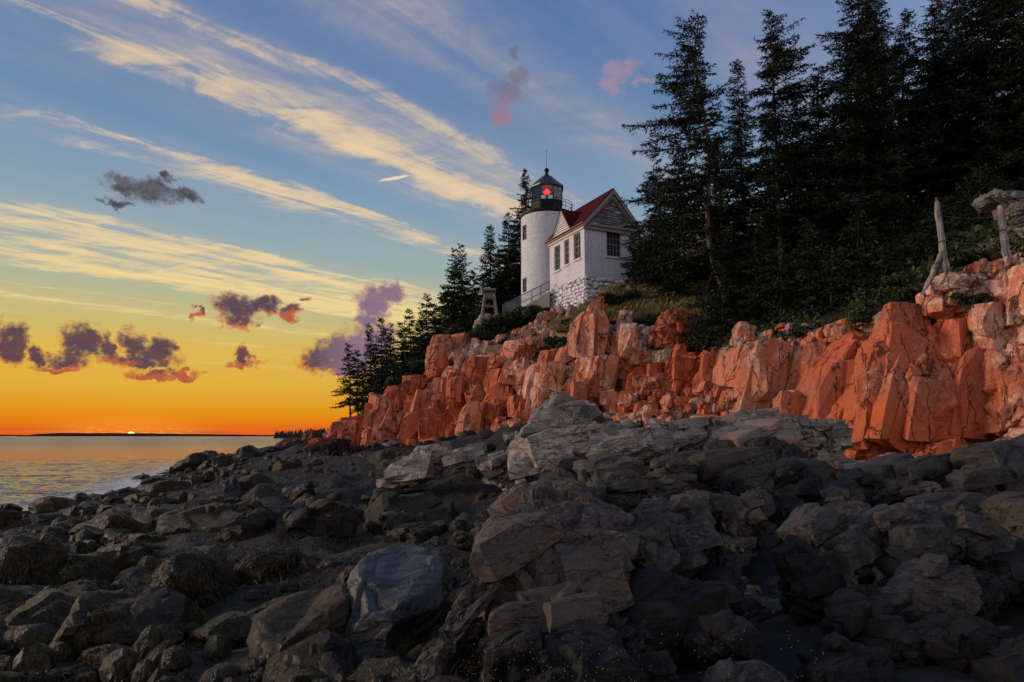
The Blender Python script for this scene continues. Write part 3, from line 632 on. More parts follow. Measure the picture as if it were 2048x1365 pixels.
blocks(cliff, Z3, [
 (38.6, [(230,950),(250,870),(285,770),(330,740),(440,690),(520,680),(545,720),(540,860),(470,890),(380,960),(290,1110),(235,1100)], dict(sty='face', k=.55)),
 (39.6, [(440,650),(470,600),(530,550),(630,540),(650,600),(560,630),(470,670)]),
 (39.2, [(630,430),(690,360),(720,300),(745,290),(780,350),(800,400),(860,440),(880,520),(870,600),(760,640),(660,620),(620,540)]),
 (37.6, [(640,640),(700,640),(820,670),(900,700),(900,800),(880,880),(740,870),(640,850),(610,760)]),
 (38.2, [(540,720),(600,690),(630,720),(620,850),(560,880),(540,860)]),
 (38.8, [(870,480),(910,440),(960,430),(1010,620),(1020,700),(1050,820),(1000,860),(930,700),(900,600)]),
 (38.2, [(920,440),(1000,380),(1050,400),(1090,470),(1140,520),(1200,560),(1250,640),(1250,700),(1180,740),(1090,750),(1030,720),(980,600)], dict(sty='face', k=.55)),
 (39.2, [(920,390),(960,320),(990,270),(1020,280),(1040,340),(1045,400),(1010,430),(930,440)], dict(m='granite_pale')),
 (37.2, [(1190,440),(1250,360),(1290,290),(1340,250),(1440,245),(1550,250),(1560,350),(1585,440),(1600,540),(1500,570),(1380,580),(1240,570),(1200,510)], dict(m='granite_red', sty='face', k=.7, joint=0, lv=6)),
 (36.8, [(1240,590),(1330,570),(1430,565),(1440,620),(1380,680),(1290,710),(1250,690)], dict(m='granite_pale')),
 (38, [(1050,420),(1110,400),(1190,430),(1210,540),(1130,510)], dict(m='granite_pale')),
 (36.2, [(1050,770),(1150,760),(1290,730),(1370,690),(1480,650),(1560,620),(1660,610),(1700,650),(1640,740),(1600,840),(1560,940),(1440,960),(1350,970),(1330,910),(1260,930),(1150,960),(1090,960),(1060,860)], dict(m='granite_red', sty='face', k=.55)),
 (34.7, [(1600,880),(1640,800),(1700,750),(1790,760),(1830,820),(1860,950),(1780,970),(1650,960),(1590,940)]),
 (35.2, [(1690,650),(1720,640),(1790,700),(1840,800),(1830,850),(1760,780),(1680,740)], dict(m='granite_pale')),
 (36, [(830,920),(900,880),(950,960),(970,1050),(900,1030),(840,980)]),
 (35.5, [(960,990),(1000,930),(1060,910),(1110,1000),(1050,1050),(980,1060)]),
 (35, [(1080,1040),(1180,980),(1260,1000),(1270,1050),(1150,1090)], dict(m='granite_red')),
 (35, [(1240,910),(1300,900),(1340,930),(1330,970),(1270,960)], dict(m='granite_red')),
 (37, [(470,900),(560,850),(700,840),(820,890),(840,980),(760,1000),(600,970),(500,930)], dict(m='granite_red', k=.6)),
 (33, [(1480,1010),(1560,970),(1640,960),(1720,990),(1760,1040),(1730,1090),(1600,1120),(1530,1090),(1500,1050)], dict(m='granite_pale', sty='face', k=.5)),
 (32.5, [(1310,1080),(1400,1040),(1490,1010),(1510,1060),(1540,1110),(1500,1160),(1400,1140)], dict(m='granite_pale')),
 (32, [(1200,1150),(1230,1100),(1320,1090),(1360,1150),(1350,1200),(1250,1190)], dict(m='granite_pale')),
 (31, [(1780,1010),(1830,960),(1920,955),(1975,980),(1975,1040),(1900,1080),(1800,1100)], dict(m='granite_pale')),
 (31, [(1560,1130),(1680,1090),(1800,1090),(1830,1130),(1700,1180),(1640,1210)], dict(m='granite_red')),
 (33.5, [(960,1130),(1080,1090),(1170,1110),(1180,1150),(1060,1170)], dict(m='granite_pale')),
 (41, [(730,215),(800,140),(840,130),(830,190),(780,250),(740,250)], dict(m='granite_pale')),
 (40.4, [(720,240),(800,200),(860,185),(875,210),(800,255),(740,265)]),
 (44, [(100,1110),(160,1070),(230,1070),(250,1100),(180,1140)], dict(m='granite_red')),
], 'cliff', 'granite', k=.62)
blocks(cliff, Z4, [
 (31, [(60,660),(80,640),(130,650),(155,690),(130,750),(70,740)], dict(m='granite')),
 (30.5, [(160,720),(170,680),(230,680),(215,740),(180,770)], dict(m='granite_pale')),
 (29, [(0,880),(20,770),(60,740),(130,750),(180,780),(280,760),(330,770),(290,830),(280,900),(270,950),(190,990),(110,1000),(30,980)]),
 (28, [(285,890),(300,810),(370,760),(440,770),(480,820),(450,890),(390,940),(330,960),(290,940)]),
 (29.4, [(200,770),(220,710),(330,720),(420,670),(490,645),(520,680),(460,740),(400,760),(310,750)], dict(m='granite_red')),
 (26.5, [(370,1060),(390,950),(450,880),(520,800),(560,690),(640,660),(700,690),(690,760),(640,880),(600,1000),(560,1080),(480,1070)], dict(m='granite_red')),
 (24.2, [(500,1330),(500,1100),(560,1000),(620,900),(660,790),(720,690),(830,660),(900,650),(1000,600),(1110,545),(1155,600),(1180,690),(1210,800),(1222,1000),(1210,1200),(1120,1240),(940,1300),(760,1320)], dict(m='granite_red', sty='face', thick=2.0, lean=-.25, k=.62, box=6)),
 (22.3, [(1225,760),(1300,720),(1407,720),(1600,700),(1600,1120),(1400,1140),(1300,1165),(1230,1160)], dict(m='granite_red', sty='face', k=.7)),
 (22.8, [(1160,590),(1190,560),(1240,570),(1290,640),(1310,680),(1220,780),(1190,700)]),
 (23, [(1210,530),(1230,460),(1300,450),(1320,490),(1290,530),(1240,560)]),
 (22.6, [(1290,540),(1340,500),(1350,590),(1330,640),(1290,640)]),
 (22, [(1340,500),(1360,430),(1400,390),(1500,360),(1520,600),(1360,600)]),
 (22.2, [(1300,680),(1370,610),(1430,610),(1600,600),(1600,740),(1400,740)]),
 (23.6, [(945,590),(950,500),(990,500),(1050,500),(1060,560),(1000,600)]),
 (23.2, [(1050,550),(1060,500),(1120,500),(1210,540),(1180,570),(1110,560)]),
 (25, [(870,640),(880,570),(930,550),(945,610),(910,650)], dict(m='granite_pale')),
 (21.4, [(1240,1210),(1300,1170),(1407,1150),(1600,1120),(1600,1230),(1400,1245)]),
 (27, [(230,1060),(240,980),(290,950),(350,980),(375,1050),(330,1075)]),
 (26, [(620,630),(740,600),(860,590),(880,640),(720,670)], dict(m='granite_pale')),
 (27, [(480,660),(560,630),(640,640),(600,690),(510,700)], dict(m='granite_pale')),
 (22.6, [(900,1240),(1060,1190),(1110,1230),(1000,1290)], dict(m='granite_red')),
], 'cliff', 'granite', k=.55)
# fractured granite that fills the wall behind the blocks
rng = np.random.RandomState(21)
def inside(pt, poly):
    x, y = pt; r = False
    for i in range(len(poly)):
        (x1, y1), (x2, y2) = poly[i], poly[i - 1]
        if (y1 > y) != (y2 > y) and x < (x2 - x1) * (y - y1) / (y2 - y1) + x1: r = not r
    return r
def fill(poly, dfun, n, smin, smax, mats, sty, parent, k, seed, asp=(.6, 1.6), avoid=1.0):
    rg = np.random.RandomState(seed); P0 = np.array(poly); got = []; tries = 0
    while len(got) < n and tries < n * 40:
        tries += 1; c = P0.min(0) + rg.rand(2) * np.ptp(P0, axis=0)
        if not inside(c, poly): continue
        s = rg.uniform(smin, smax)
        if any(np.hypot(*(c - g[:2])) < avoid * .5 * (s + g[2]) for g in got): continue
        got.append(np.array([c[0], c[1], s]))
        a = rg.uniform(*asp); m_ = rg.randint(6, 9); th = np.sort(rg.rand(m_) * 2 * np.pi * .5 + np.arange(m_) / m_ * 2 * np.pi * .9)
        pts = [(c[0] + s * math.cos(q) / a ** .5 * rg.uniform(.75, 1.1), c[1] + s * math.sin(q) * a ** .5 * rg.uniform(.75, 1.1)) for q in th]
        parented(rock('rock_block', pts, dfun(c[0], c[1]), sty, M[mats[rg.randint(len(mats))]], k=k, lv=4 if s > 16 else 3, joint=.5), parent)
xd = lambda tab: (lambda x, y: float(np.interp(x, *zip(*tab))))
fill([(690,875),(720,860),(820,820),(860,760),(930,740),(1060,710),(1120,720),(1180,700),(1250,690),(1400,690),(1470,720),(1660,700),(1670,930),(1460,830),(1250,840),(1060,850),(880,890),(760,890)],
     lambda x, y: float(np.interp(x, [690, 880, 1060, 1250, 1460, 1660], [57.6, 48.6, 42, 38.2, 32, 26])) + (850 - y) * .012, 80, 20, 42, ['granite', 'granite_red', 'granite_red'], 'cliff', cliff, .7, 5)
# loose broken rock on the slope below the house
fill([(905,712),(960,690),(1060,655),(1095,625),(1170,610),(1230,620),(1215,660),(1150,680),(1090,690),(1080,725),(1000,720),(920,735)],
     lambda x, y: float(np.interp(x, [905, 1060, 1230], [49, 47, 43.6])) - (y - 680) * .02, 110, 6, 16, ['rubble', 'rubble', 'granite_pale', 'granite'], 'cliff', cliff, .35, 6, avoid=.7)
fill([(1215,800),(1330,790),(1500,800),(1600,800),(1640,840),(1500,830),(1400,845),(1250,850)], lambda x, y: float(np.interp(x, [1215, 1640], [32.6, 27])), 45, 6, 15, ['rubble', 'granite', 'granite_red'], 'cliff', cliff, .35, 8, avoid=.8)
fill([(1460,690),(1560,655),(1700,655),(1850,610),(1850,640),(1700,690),(1560,690)], lambda x, y: float(np.interp(x, [1460, 1850], [30.5, 25])), 40, 7, 17, ['rubble', 'granite', 'granite_red'], 'cliff', cliff, .35, 9, avoid=.8)
fill([(1860,575),(1930,545),(2048,505),(2060,560),(1950,600),(1870,600)], lambda x, y: float(np.interp(x, [1860, 2060], [24, 22.6])), 40, 7, 16, ['rubble', 'granite', 'granite_red'], 'cliff', cliff, .3, 10, avoid=.8)

# ------------------------------------------------------------------ the grey ledges in front of it
ledge = tag(empty('rock_ledge', P(1300, 1100, 14)), 'broken ledges of grey and dark rock in front of the cliff', None, None, 'structure')
blocks(ledge, Z7, [
 (21, [(60,270),(150,190),(200,110),(250,70),(320,80),(390,110),(440,180),(520,200),(580,250),(520,300),(430,310),(350,330),(270,350),(230,380),(140,420),(110,460),(80,480),(50,400),(40,320)], dict(top=(50, .72), sty='grey', k=.6, thick=2.2, clamp=1.06)),
 (19.4, [(400,290),(470,250),(620,235),(780,240),(800,280),(760,350),(650,390),(560,400),(430,380),(380,330)]),
 (20.4, [(780,280),(830,200),(880,190),(920,230),(900,300),(850,340),(790,340)]),
 (20, [(880,300),(960,230),(1080,180),(1160,135),(1230,150),(1260,180),(1290,290),(1310,350),(1200,380),(1020,340),(930,330)], dict(top=(45, .75))),
 (20.4, [(1250,180),(1380,165),(1440,200),(1440,240),(1400,320),(1320,360),(1290,290)], dict(top=(35, .7))),
 (21, [(1400,170),(1495,165),(1500,220),(1490,380),(1450,430),(1340,380),(1420,300)]),
 (15.4, [(790,360),(870,350),(960,310),(1100,310),(1190,320),(1200,380),(1250,390),(1250,460),(1200,500),(1020,520),(900,440),(810,430)], dict(m='dark', top=(40, .7))),
 (15.4, [(1250,400),(1330,365),(1430,410),(1460,440),(1560,470),(1700,480),(1700,600),(1480,620),(1310,620),(1260,480)], dict(m='dark', top=(30, .6))),
 (14.4, [(710,420),(740,350),(790,360),(830,430),(820,500),(760,560),(710,540),(700,460)], dict(m='brown')),
 (14.6, [(530,580),(600,460),(700,410),(710,540),(680,590),(600,630)], dict(m='dark')),
 (16.6, [(350,380),(430,330),(560,380),(640,440),(560,570),(480,600),(430,510),(370,490)], dict(m='brown')),
 (17.4, [(160,480),(240,420),(350,350),(380,430),(350,500),(250,520)], dict(m='dark')),
 (12.6, [(830,540),(900,500),(1020,530),(1050,580),(960,640),(870,620)], dict(m='dark', top=(30, .6), sty='near', k=1.2)),
 (12.4, [(1030,600),(1060,570),(1170,570),(1180,640),(1100,710),(1040,690)], dict(m='dark', top=(30, .6), sty='near', k=1.2)),
 (13.5, [(1180,600),(1200,420),(1260,420),(1310,560),(1320,700),(1240,700)], dict(m='black')),
], 'grey', 'grey', k=.62)
blocks(ledge, Z7, [
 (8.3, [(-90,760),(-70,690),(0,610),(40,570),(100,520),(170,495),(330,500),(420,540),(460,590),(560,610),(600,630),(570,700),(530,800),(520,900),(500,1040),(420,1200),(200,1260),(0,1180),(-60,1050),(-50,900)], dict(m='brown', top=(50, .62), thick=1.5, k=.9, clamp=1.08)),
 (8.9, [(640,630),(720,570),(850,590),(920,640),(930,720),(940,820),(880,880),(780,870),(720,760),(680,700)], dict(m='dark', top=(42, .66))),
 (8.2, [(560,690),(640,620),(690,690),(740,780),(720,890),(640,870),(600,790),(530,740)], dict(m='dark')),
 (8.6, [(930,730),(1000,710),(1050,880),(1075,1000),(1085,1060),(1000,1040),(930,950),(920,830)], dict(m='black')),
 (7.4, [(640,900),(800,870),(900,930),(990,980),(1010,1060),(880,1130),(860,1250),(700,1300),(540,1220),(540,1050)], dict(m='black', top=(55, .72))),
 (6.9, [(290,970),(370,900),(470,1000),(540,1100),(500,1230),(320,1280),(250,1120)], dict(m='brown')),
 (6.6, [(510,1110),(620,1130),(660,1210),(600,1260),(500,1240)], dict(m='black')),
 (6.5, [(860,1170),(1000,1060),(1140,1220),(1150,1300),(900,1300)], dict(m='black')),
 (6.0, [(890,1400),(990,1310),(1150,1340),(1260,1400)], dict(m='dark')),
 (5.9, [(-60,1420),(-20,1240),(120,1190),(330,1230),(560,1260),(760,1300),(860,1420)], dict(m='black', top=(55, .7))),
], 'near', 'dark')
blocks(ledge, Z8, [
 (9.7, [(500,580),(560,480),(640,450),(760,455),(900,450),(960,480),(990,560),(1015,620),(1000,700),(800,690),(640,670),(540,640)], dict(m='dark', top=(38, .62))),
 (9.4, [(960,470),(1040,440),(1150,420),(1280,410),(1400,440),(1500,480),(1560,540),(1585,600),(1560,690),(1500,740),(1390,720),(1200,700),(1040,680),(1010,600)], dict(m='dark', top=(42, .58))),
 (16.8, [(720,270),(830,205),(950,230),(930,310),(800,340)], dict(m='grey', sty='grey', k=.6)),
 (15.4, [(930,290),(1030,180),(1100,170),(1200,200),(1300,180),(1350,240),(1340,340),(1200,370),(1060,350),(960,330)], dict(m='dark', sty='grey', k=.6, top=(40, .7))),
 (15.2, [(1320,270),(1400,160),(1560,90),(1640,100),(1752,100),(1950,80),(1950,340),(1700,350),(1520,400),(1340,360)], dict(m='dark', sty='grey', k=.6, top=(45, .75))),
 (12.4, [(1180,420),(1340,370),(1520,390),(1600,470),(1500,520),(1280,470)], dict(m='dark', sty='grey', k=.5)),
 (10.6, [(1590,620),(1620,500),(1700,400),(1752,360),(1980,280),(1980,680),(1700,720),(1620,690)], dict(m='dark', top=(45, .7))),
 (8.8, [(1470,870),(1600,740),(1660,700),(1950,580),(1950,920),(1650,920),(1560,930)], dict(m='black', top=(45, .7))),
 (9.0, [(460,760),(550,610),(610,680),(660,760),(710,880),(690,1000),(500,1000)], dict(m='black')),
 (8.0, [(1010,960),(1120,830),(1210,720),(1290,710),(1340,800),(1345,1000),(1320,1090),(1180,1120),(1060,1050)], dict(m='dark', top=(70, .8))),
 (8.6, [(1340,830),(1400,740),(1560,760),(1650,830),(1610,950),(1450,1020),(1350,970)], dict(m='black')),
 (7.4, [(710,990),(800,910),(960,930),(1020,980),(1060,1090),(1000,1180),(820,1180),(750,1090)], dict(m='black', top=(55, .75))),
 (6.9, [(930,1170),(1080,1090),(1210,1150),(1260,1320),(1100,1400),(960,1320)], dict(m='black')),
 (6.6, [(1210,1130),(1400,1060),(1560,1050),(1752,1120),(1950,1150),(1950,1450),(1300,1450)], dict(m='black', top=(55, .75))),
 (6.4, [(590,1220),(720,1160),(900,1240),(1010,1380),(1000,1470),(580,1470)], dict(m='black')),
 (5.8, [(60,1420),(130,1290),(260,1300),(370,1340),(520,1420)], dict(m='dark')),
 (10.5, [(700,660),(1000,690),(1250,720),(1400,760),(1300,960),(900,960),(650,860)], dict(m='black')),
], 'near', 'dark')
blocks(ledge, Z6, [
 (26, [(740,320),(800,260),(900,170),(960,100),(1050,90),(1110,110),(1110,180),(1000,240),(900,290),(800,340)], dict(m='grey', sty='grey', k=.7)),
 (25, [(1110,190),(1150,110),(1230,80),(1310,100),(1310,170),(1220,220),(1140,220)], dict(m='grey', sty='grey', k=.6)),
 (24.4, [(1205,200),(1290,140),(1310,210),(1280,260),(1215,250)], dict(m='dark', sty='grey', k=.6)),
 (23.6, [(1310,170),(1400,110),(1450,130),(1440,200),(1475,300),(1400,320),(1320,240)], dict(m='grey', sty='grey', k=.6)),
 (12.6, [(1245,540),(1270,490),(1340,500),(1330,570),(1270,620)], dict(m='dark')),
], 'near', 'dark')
# sharp upright shards on the left flank of the near ledge
sh = [(930,1343,1400,790,22), (1000,1300,1300,1000,30), (1090,1320,1240,1040,26), (1180,1190,1340,880,24), (1040,1240,1200,1060,26), (1140,1150,1310,760,22), (900,1340,1110,1130,34), (1230,1180,1370,900,20), (980,1360,1090,1190,30), (1070,1180,1250,820,22)]
for i, (x0, y0, x1, y1, w) in enumerate(sh):
    a = np.array([x0, y0], float); b = np.array([x1, y1], float); e = (b - a) / np.hypot(*(b - a)); n = np.array([-e[1], e[0]]) * w
    blocks(ledge, Z6, [(7.2 + .22 * (i % 4), [tuple(a - n), tuple(a + (b - a) * .55 - n * 1.1), tuple(b), tuple(a + (b - a) * .6 + n * .9), tuple(a + n)], dict(m=['brown', 'dark', 'brown', 'lichen'][i % 4], thick=.16, lv=5, joint=0))], 'near', 'brown', k=.6, name='rock_shard')
fill([(1000,1010),(1250,930),(1500,900),(1660,960),(1900,960),(2048,900),(2048,1365),(1000,1365)], lambda x, y: float(np.interp(y, [900, 1000, 1365], [20, 13.5, 8.2])), 75, 26, 60, ['dark', 'black', 'dark'], 'grey', ledge, .6, 14, avoid=.8)

# ------------------------------------------------------------------ boulders on the tidal shore
WEEDY = []
def boulder(zf, d, pts, m, label, sty='round', weed=False, **kw):
    kw.setdefault('clamp', 1.05); o = rock('boulder', zf(pts), d, sty, M[m], **kw); tag(o, label, 'boulder', 'boulders on the tidal shore')
    if weed: WEEDY.append(o)
    return o
boulder(Z6, 10.2, [(560,860),(590,770),(640,710),(740,680),(900,680),(1030,700),(1070,760),(1090,840),(1100,880),(1060,960),(1010,1060),(940,1160),(870,1250),(760,1270),(620,1220),(600,1100),(580,950)], 'slate', 'large flat-topped blue-grey slab boulder in the centre foreground', 'slab', top=(24, .58), thick=1.5, k=.8)
boulder(Z6, 9.8, [(90,970),(200,940),(340,930),(440,880),(520,850),(590,880),(600,960),(580,1040),(520,1140),(520,1220),(400,1260),(250,1280),(120,1220),(70,1090)], 'lichen', 'grey boulder with yellowish lichened front, left against the flat-topped slab', 'slab', top=(20, .6), thick=1.2, k=.8)
boulder(Z6, 10.6, [(505,790),(560,730),(620,725),(590,800),(560,880),(505,850)], 'lichen', 'small upright stone wedged behind the flat-topped slab', 'slab')
boulder(Z6, 18, [(230,500),(280,450),(400,420),(500,405),(570,430),(600,490),(600,560),(560,620),(400,640),(260,620),(225,570)], 'shore_bare', 'broad smooth rounded grey boulder in the middle of the shore', top=(40, .75))
boulder(Z5, 18.6, [(1090,690),(1120,620),(1190,550),(1250,525),(1300,515),(1350,550),(1330,620),(1300,700),(1200,740),(1090,760)], 'shore_bare', 'pointed grey boulder with weedy foot, left of the broad smooth one', 'grey', k=.5, top=(35, .7))
boulder(Z5, 14.5, [(1165,830),(1180,780),(1230,740),(1350,725),(1450,730),(1500,770),(1505,830),(1440,900),(1300,915),(1200,890)], 'weedy', 'low round boulder ringed with yellow-brown seaweed above the lichened block', weed=True)
boulder(Z5, 16, [(450,740),(500,690),(580,665),(660,660),(710,690),(720,780),(690,860),(600,890),(520,830),(460,790)], 'weedy', 'tall black rounded boulder standing up in the left shore', weed=True)
boulder(Z5, 15, [(330,850),(360,790),(440,760),(540,830),(560,900),(480,950),(340,920)], 'weedy', 'greenish weedy boulder leaning on the tall black one', weed=True)
boulder(Z5, 18, [(210,710),(260,680),(340,665),(430,670),(460,700),(420,760),(300,770)], 'shore', 'flat wet boulder with shining top behind the tall black one', top=(20, .6))
boulder(Z5, 15, [(-60,740),(60,700),(140,680),(190,700),(230,760),(250,850),(200,910),(-60,930)], 'shore', 'big reddish-brown boulder at the left edge of the picture', weed=True)
boulder(Z5, 13, [(740,860),(750,800),(840,730),(920,710),(1000,720),(1050,780),(1100,860),(1100,960),(1000,1040),(850,1050),(760,960)], 'weedy', 'high dark mound of a boulder hung with seaweed, centre of the left foreground', weed=True)
boulder(Z5, 13.5, [(320,960),(350,910),(450,900),(540,910),(550,970),(420,1000)], 'weedy', 'small round weedy boulder in front of the greenish leaning one', weed=True)
boulder(Z5, 11, [(360,1160),(420,1050),(520,990),(620,1000),(690,1060),(700,1140),(600,1220),(400,1250)], 'weedy', 'weed-draped boulder in the left foreground below the high mound', weed=True)
boulder(Z5, 11, [(670,1160),(720,1110),(790,1100),(840,1140),(850,1220),(760,1260),(665,1250)], 'shore_bare', 'bare grey stone among seaweed, left of the lichened block', weed=False)
boulder(Z5, 11, [(30,1170),(90,1120),(200,1115),(270,1150),(280,1220),(150,1260),(40,1240)], 'shore', 'pale-topped low boulder near the bottom left corner', weed=True)
boulder(Z5, 9.6, [(-40,1280),(150,1260),(320,1280),(480,1260),(620,1290),(680,1400),(-40,1420)], 'weedy', 'long weed-covered boulder along the bottom left edge', weed=True, top=(25, .6))
boulder(Z5, 10.6, [(860,1210),(960,1140),(1100,1120),(1200,1150),(1190,1240),(1020,1300),(890,1280)], 'weedy', 'low wet boulder just left of the lichened block', weed=True)
boulder(Z5, 8.8, [(1130,1420),(1200,1310),(1340,1240),(1370,1420)], 'shore_bare', 'small pale pointed stone at the bottom edge below the lichened block', 'grey', k=.3)
boulder(Z6, 8.6, [(290,1400),(380,1260),(520,1230),(700,1215),(760,1250),(800,1400)], 'slate', 'striped grey stone at the bottom edge below the flat-topped slab', 'grey', k=.3, top=(30, .6))
boulder(Z5, 25, [(-60,480),(40,475),(75,520),(95,580),(60,620),(-60,630)], 'weedy', 'black rounded boulder at the left edge where the water ends', weed=False)
boulder(Z5, 25, [(115,590),(160,545),(250,520),(300,530),(310,580),(250,610),(150,620)], 'weedy', 'low black boulder next to the water near the left edge')
boulder(Z5, 23, [(190,630),(300,560),(400,550),(520,545),(650,560),(690,600),(680,660),(560,690),(420,680),(260,670)], 'weedy', 'long low weedy boulder along the near end of the water', top=(20, .55), weed=True)
boulder(Z5, 27, [(310,550),(360,500),(440,480),(530,490),(570,520),(480,555),(360,565)], 'weedy', 'dark weedy rock jutting into the shallows')
boulder(Z5, 31, [(330,470),(370,440),(430,430),(475,450),(460,480),(380,486)], 'weedy', 'small dark rock awash a little way out in the shallows')
boulder(Z5, 32.5, [(470,485),(560,420),(640,400),(715,410),(640,450),(560,490)], 'weedy', 'low tapering weedy rock running into the water')
boulder(Z5, 34, [(715,380),(760,340),(810,338),(850,370),(855,425),(800,450),(715,430)], 'weedy', 'brown humped rock at the edge of the water, mid shore')
boulder(Z5, 33.5, [(845,425),(880,395),(930,385),(948,410),(935,455),(860,475)], 'weedy', 'round brown rock right of the humped one at the water edge')
boulder(Z5, 32, [(555,520),(620,440),(720,415),(850,440),(870,490),(700,535),(600,540)], 'weedy', 'wide sloping weedy rock in front of the humped one')
boulder(Z5, 52, [(845,312),(900,260),(990,220),(1055,215),(1075,250),(1000,295),(900,318)], 'weedy', 'far dark wedge of rock pointing into the sea', k=1.2)
boulder(Z5, 50, [(1000,295),(1060,240),(1130,225),(1180,240),(1195,285),(1100,310)], 'weedy', 'far rounded rock on the right of the wedge pointing into the sea')
boulder(Z5, 56, [(1182,225),(1210,190),(1250,185),(1285,210),(1312,210),(1312,245),(1200,255)], 'weedy', 'knobbed far rock standing above the sea line')
boulder(Z5, 59, [(1318,205),(1360,183),(1402,190),(1395,220),(1330,225)], 'shore', 'small far rock between the knobbed one and the cliff foot')
boulder(Z5, 61, [(1375,170),(1420,147),(1500,150),(1545,172),(1500,195),(1390,196)], 'shore_red', 'farthest reddish rock in front of the distant headland')
boulder(Z5, 38, [(865,345),(910,325),(972,330),(972,375),(900,390)], 'weedy', 'small brown rock between the far wedge and the humped rock')
boulder(Z5, 38, [(970,345),(1000,300),(1062,300),(1068,355),(1000,380)], 'weedy', 'brown weedy rock behind the wide grey slab-sided boulder')
boulder(Z5, 32, [(1165,440),(1200,390),(1290,365),(1390,360),(1445,400),(1425,450),(1300,470),(1200,465)], 'shore_bare', 'wide grey slab-sided boulder on the upper shore', 'slab', k=1., top=(45, .7))
boulder(Z5, 24, [(965,510),(1000,465),(1100,450),(1170,445),(1200,470),(1120,530),(1060,570),(970,560)], 'shore_bare', 'light grey split boulder left of a darker round one', 'grey', k=.5, top=(35, .7))
boulder(Z5, 23.4, [(1015,575),(1080,500),(1180,470),(1280,470),(1310,510),(1260,585),(1120,600)], 'shore', 'dark round boulder right of the light grey split one', top=(35, .75))
boulder(Z5, 20, [(850,625),(920,595),(1040,590),(1065,612),(1000,640),(880,645)], 'shore_bare', 'flat pale grey stone lying low in the middle of the shore', 'slab', top=(15, .6))
boulder(Z5, 18, [(715,790),(900,690),(1090,650),(1090,690),(950,730),(800,785)], 'shore_bare', 'long tilted grey slab between the tall black boulder and the pointed one', 'slab', top=(25, .6))
boulder(Z6, 45, [(500,225),(520,180),(620,140),(720,110),(765,150),(765,195),(680,245),(560,255)], 'shore_red', 'smooth reddish boulder at the foot of the cliff')
boulder(Z6, 50, [(345,105),(360,70),(420,50),(490,60),(485,105),(430,135),(360,135)], 'shore_red', 'round pinkish boulder below the end of the cliff')
boulder(Z6, 47.5, [(445,105),(500,70),(570,68),(578,125),(540,180),(460,160)], 'shore', 'dark grey cube-like boulder beside the round pinkish one', 'face', k=.6)
boulder(Z6, 34, [(290,330),(340,230),(420,200),(480,220),(495,270),(430,330),(350,350)], 'shore_bare', 'blue-grey sloping boulder below the smooth reddish one', 'slab', k=1.1)
boulder(Z6, 17, [(680,580),(850,520),(950,505),(1050,530),(1075,585),(1000,610),(880,610)], 'shore_bare', 'flat layered grey rock behind the flat-topped slab', 'grey', k=.5, top=(20, .55))
boulder(Z6, 15, [(1140,590),(1160,560),(1250,555),(1260,615),(1170,625)], 'shore', 'small grey stone between the layered rock and the near ledge')
boulder(Z6, 30, [(190,370),(240,345),(290,350),(285,385),(210,395)], 'shore_red', 'small reddish stone left of the broad smooth boulder')
boulder(Z6, 26, [(290,410),(360,350),(420,372),(520,370),(530,405),(400,425)], 'shore', 'dark ridge of rock above the broad smooth boulder')

# smaller stones: shared shapes, pieces of the shore
stones = []
for i in range(10):
    D, F = ico(4); rg = np.random.RandomState(300 + i); Q = D.copy()
    for _ in range(16):
        n = rg.normal(size=3); n /= np.linalg.norm(n); h = rg.uniform(.52, .9); m_ = Q @ n; Q = Q * np.where(m_ > h, h / np.maximum(m_, 1e-6), 1.)[:, None]
    Q = rough(Q * np.array([1, rg.uniform(.7, 1.1), rg.uniform(.5, .8)]), F, 'round', .45, 400 + i); stones.append([Q, F])
SM = {}
def stone(x, y, z, s, k, m, rz, parent):
    key = (k, m)
    if key not in SM: SM[key] = mesh_data('stone', *stones[k]); SM[key].materials.append(M[m])
    o = link('stone', SM[key], None, parent, (x - parent.location[0], y - parent.location[1], z - parent.location[2])); o.scale = (s, s * rg.uniform(.8, 1.2), s * rg.uniform(.75, 1.1)); o.rotation_euler = (rg.uniform(-.3, .3), rg.uniform(-.3, .3), rz)
    return o
rg = np.random.RandomState(55); cnt = 0
while cnt < 120:
    y = 7.5 + 52 * rg.rand() ** 1.5; px = rg.uniform(-60, 1060); x = (px - 1024) / 1378 * y
    if y > 24 and px > 900: continue
    z = gz(x, y)
    if z < -.35 or z > 3.0: continue
    s = (.34 + .9 * rg.rand() ** 2.) * min(1.3, .35 + y / 22.)
    stone(x, y, z + s * .02, s, rg.randint(10), ['weedy', 'weedy', 'weedy', 'shore', 'shore_bare'][rg.randint(5)], rg.rand() * 6, ground); cnt += 1

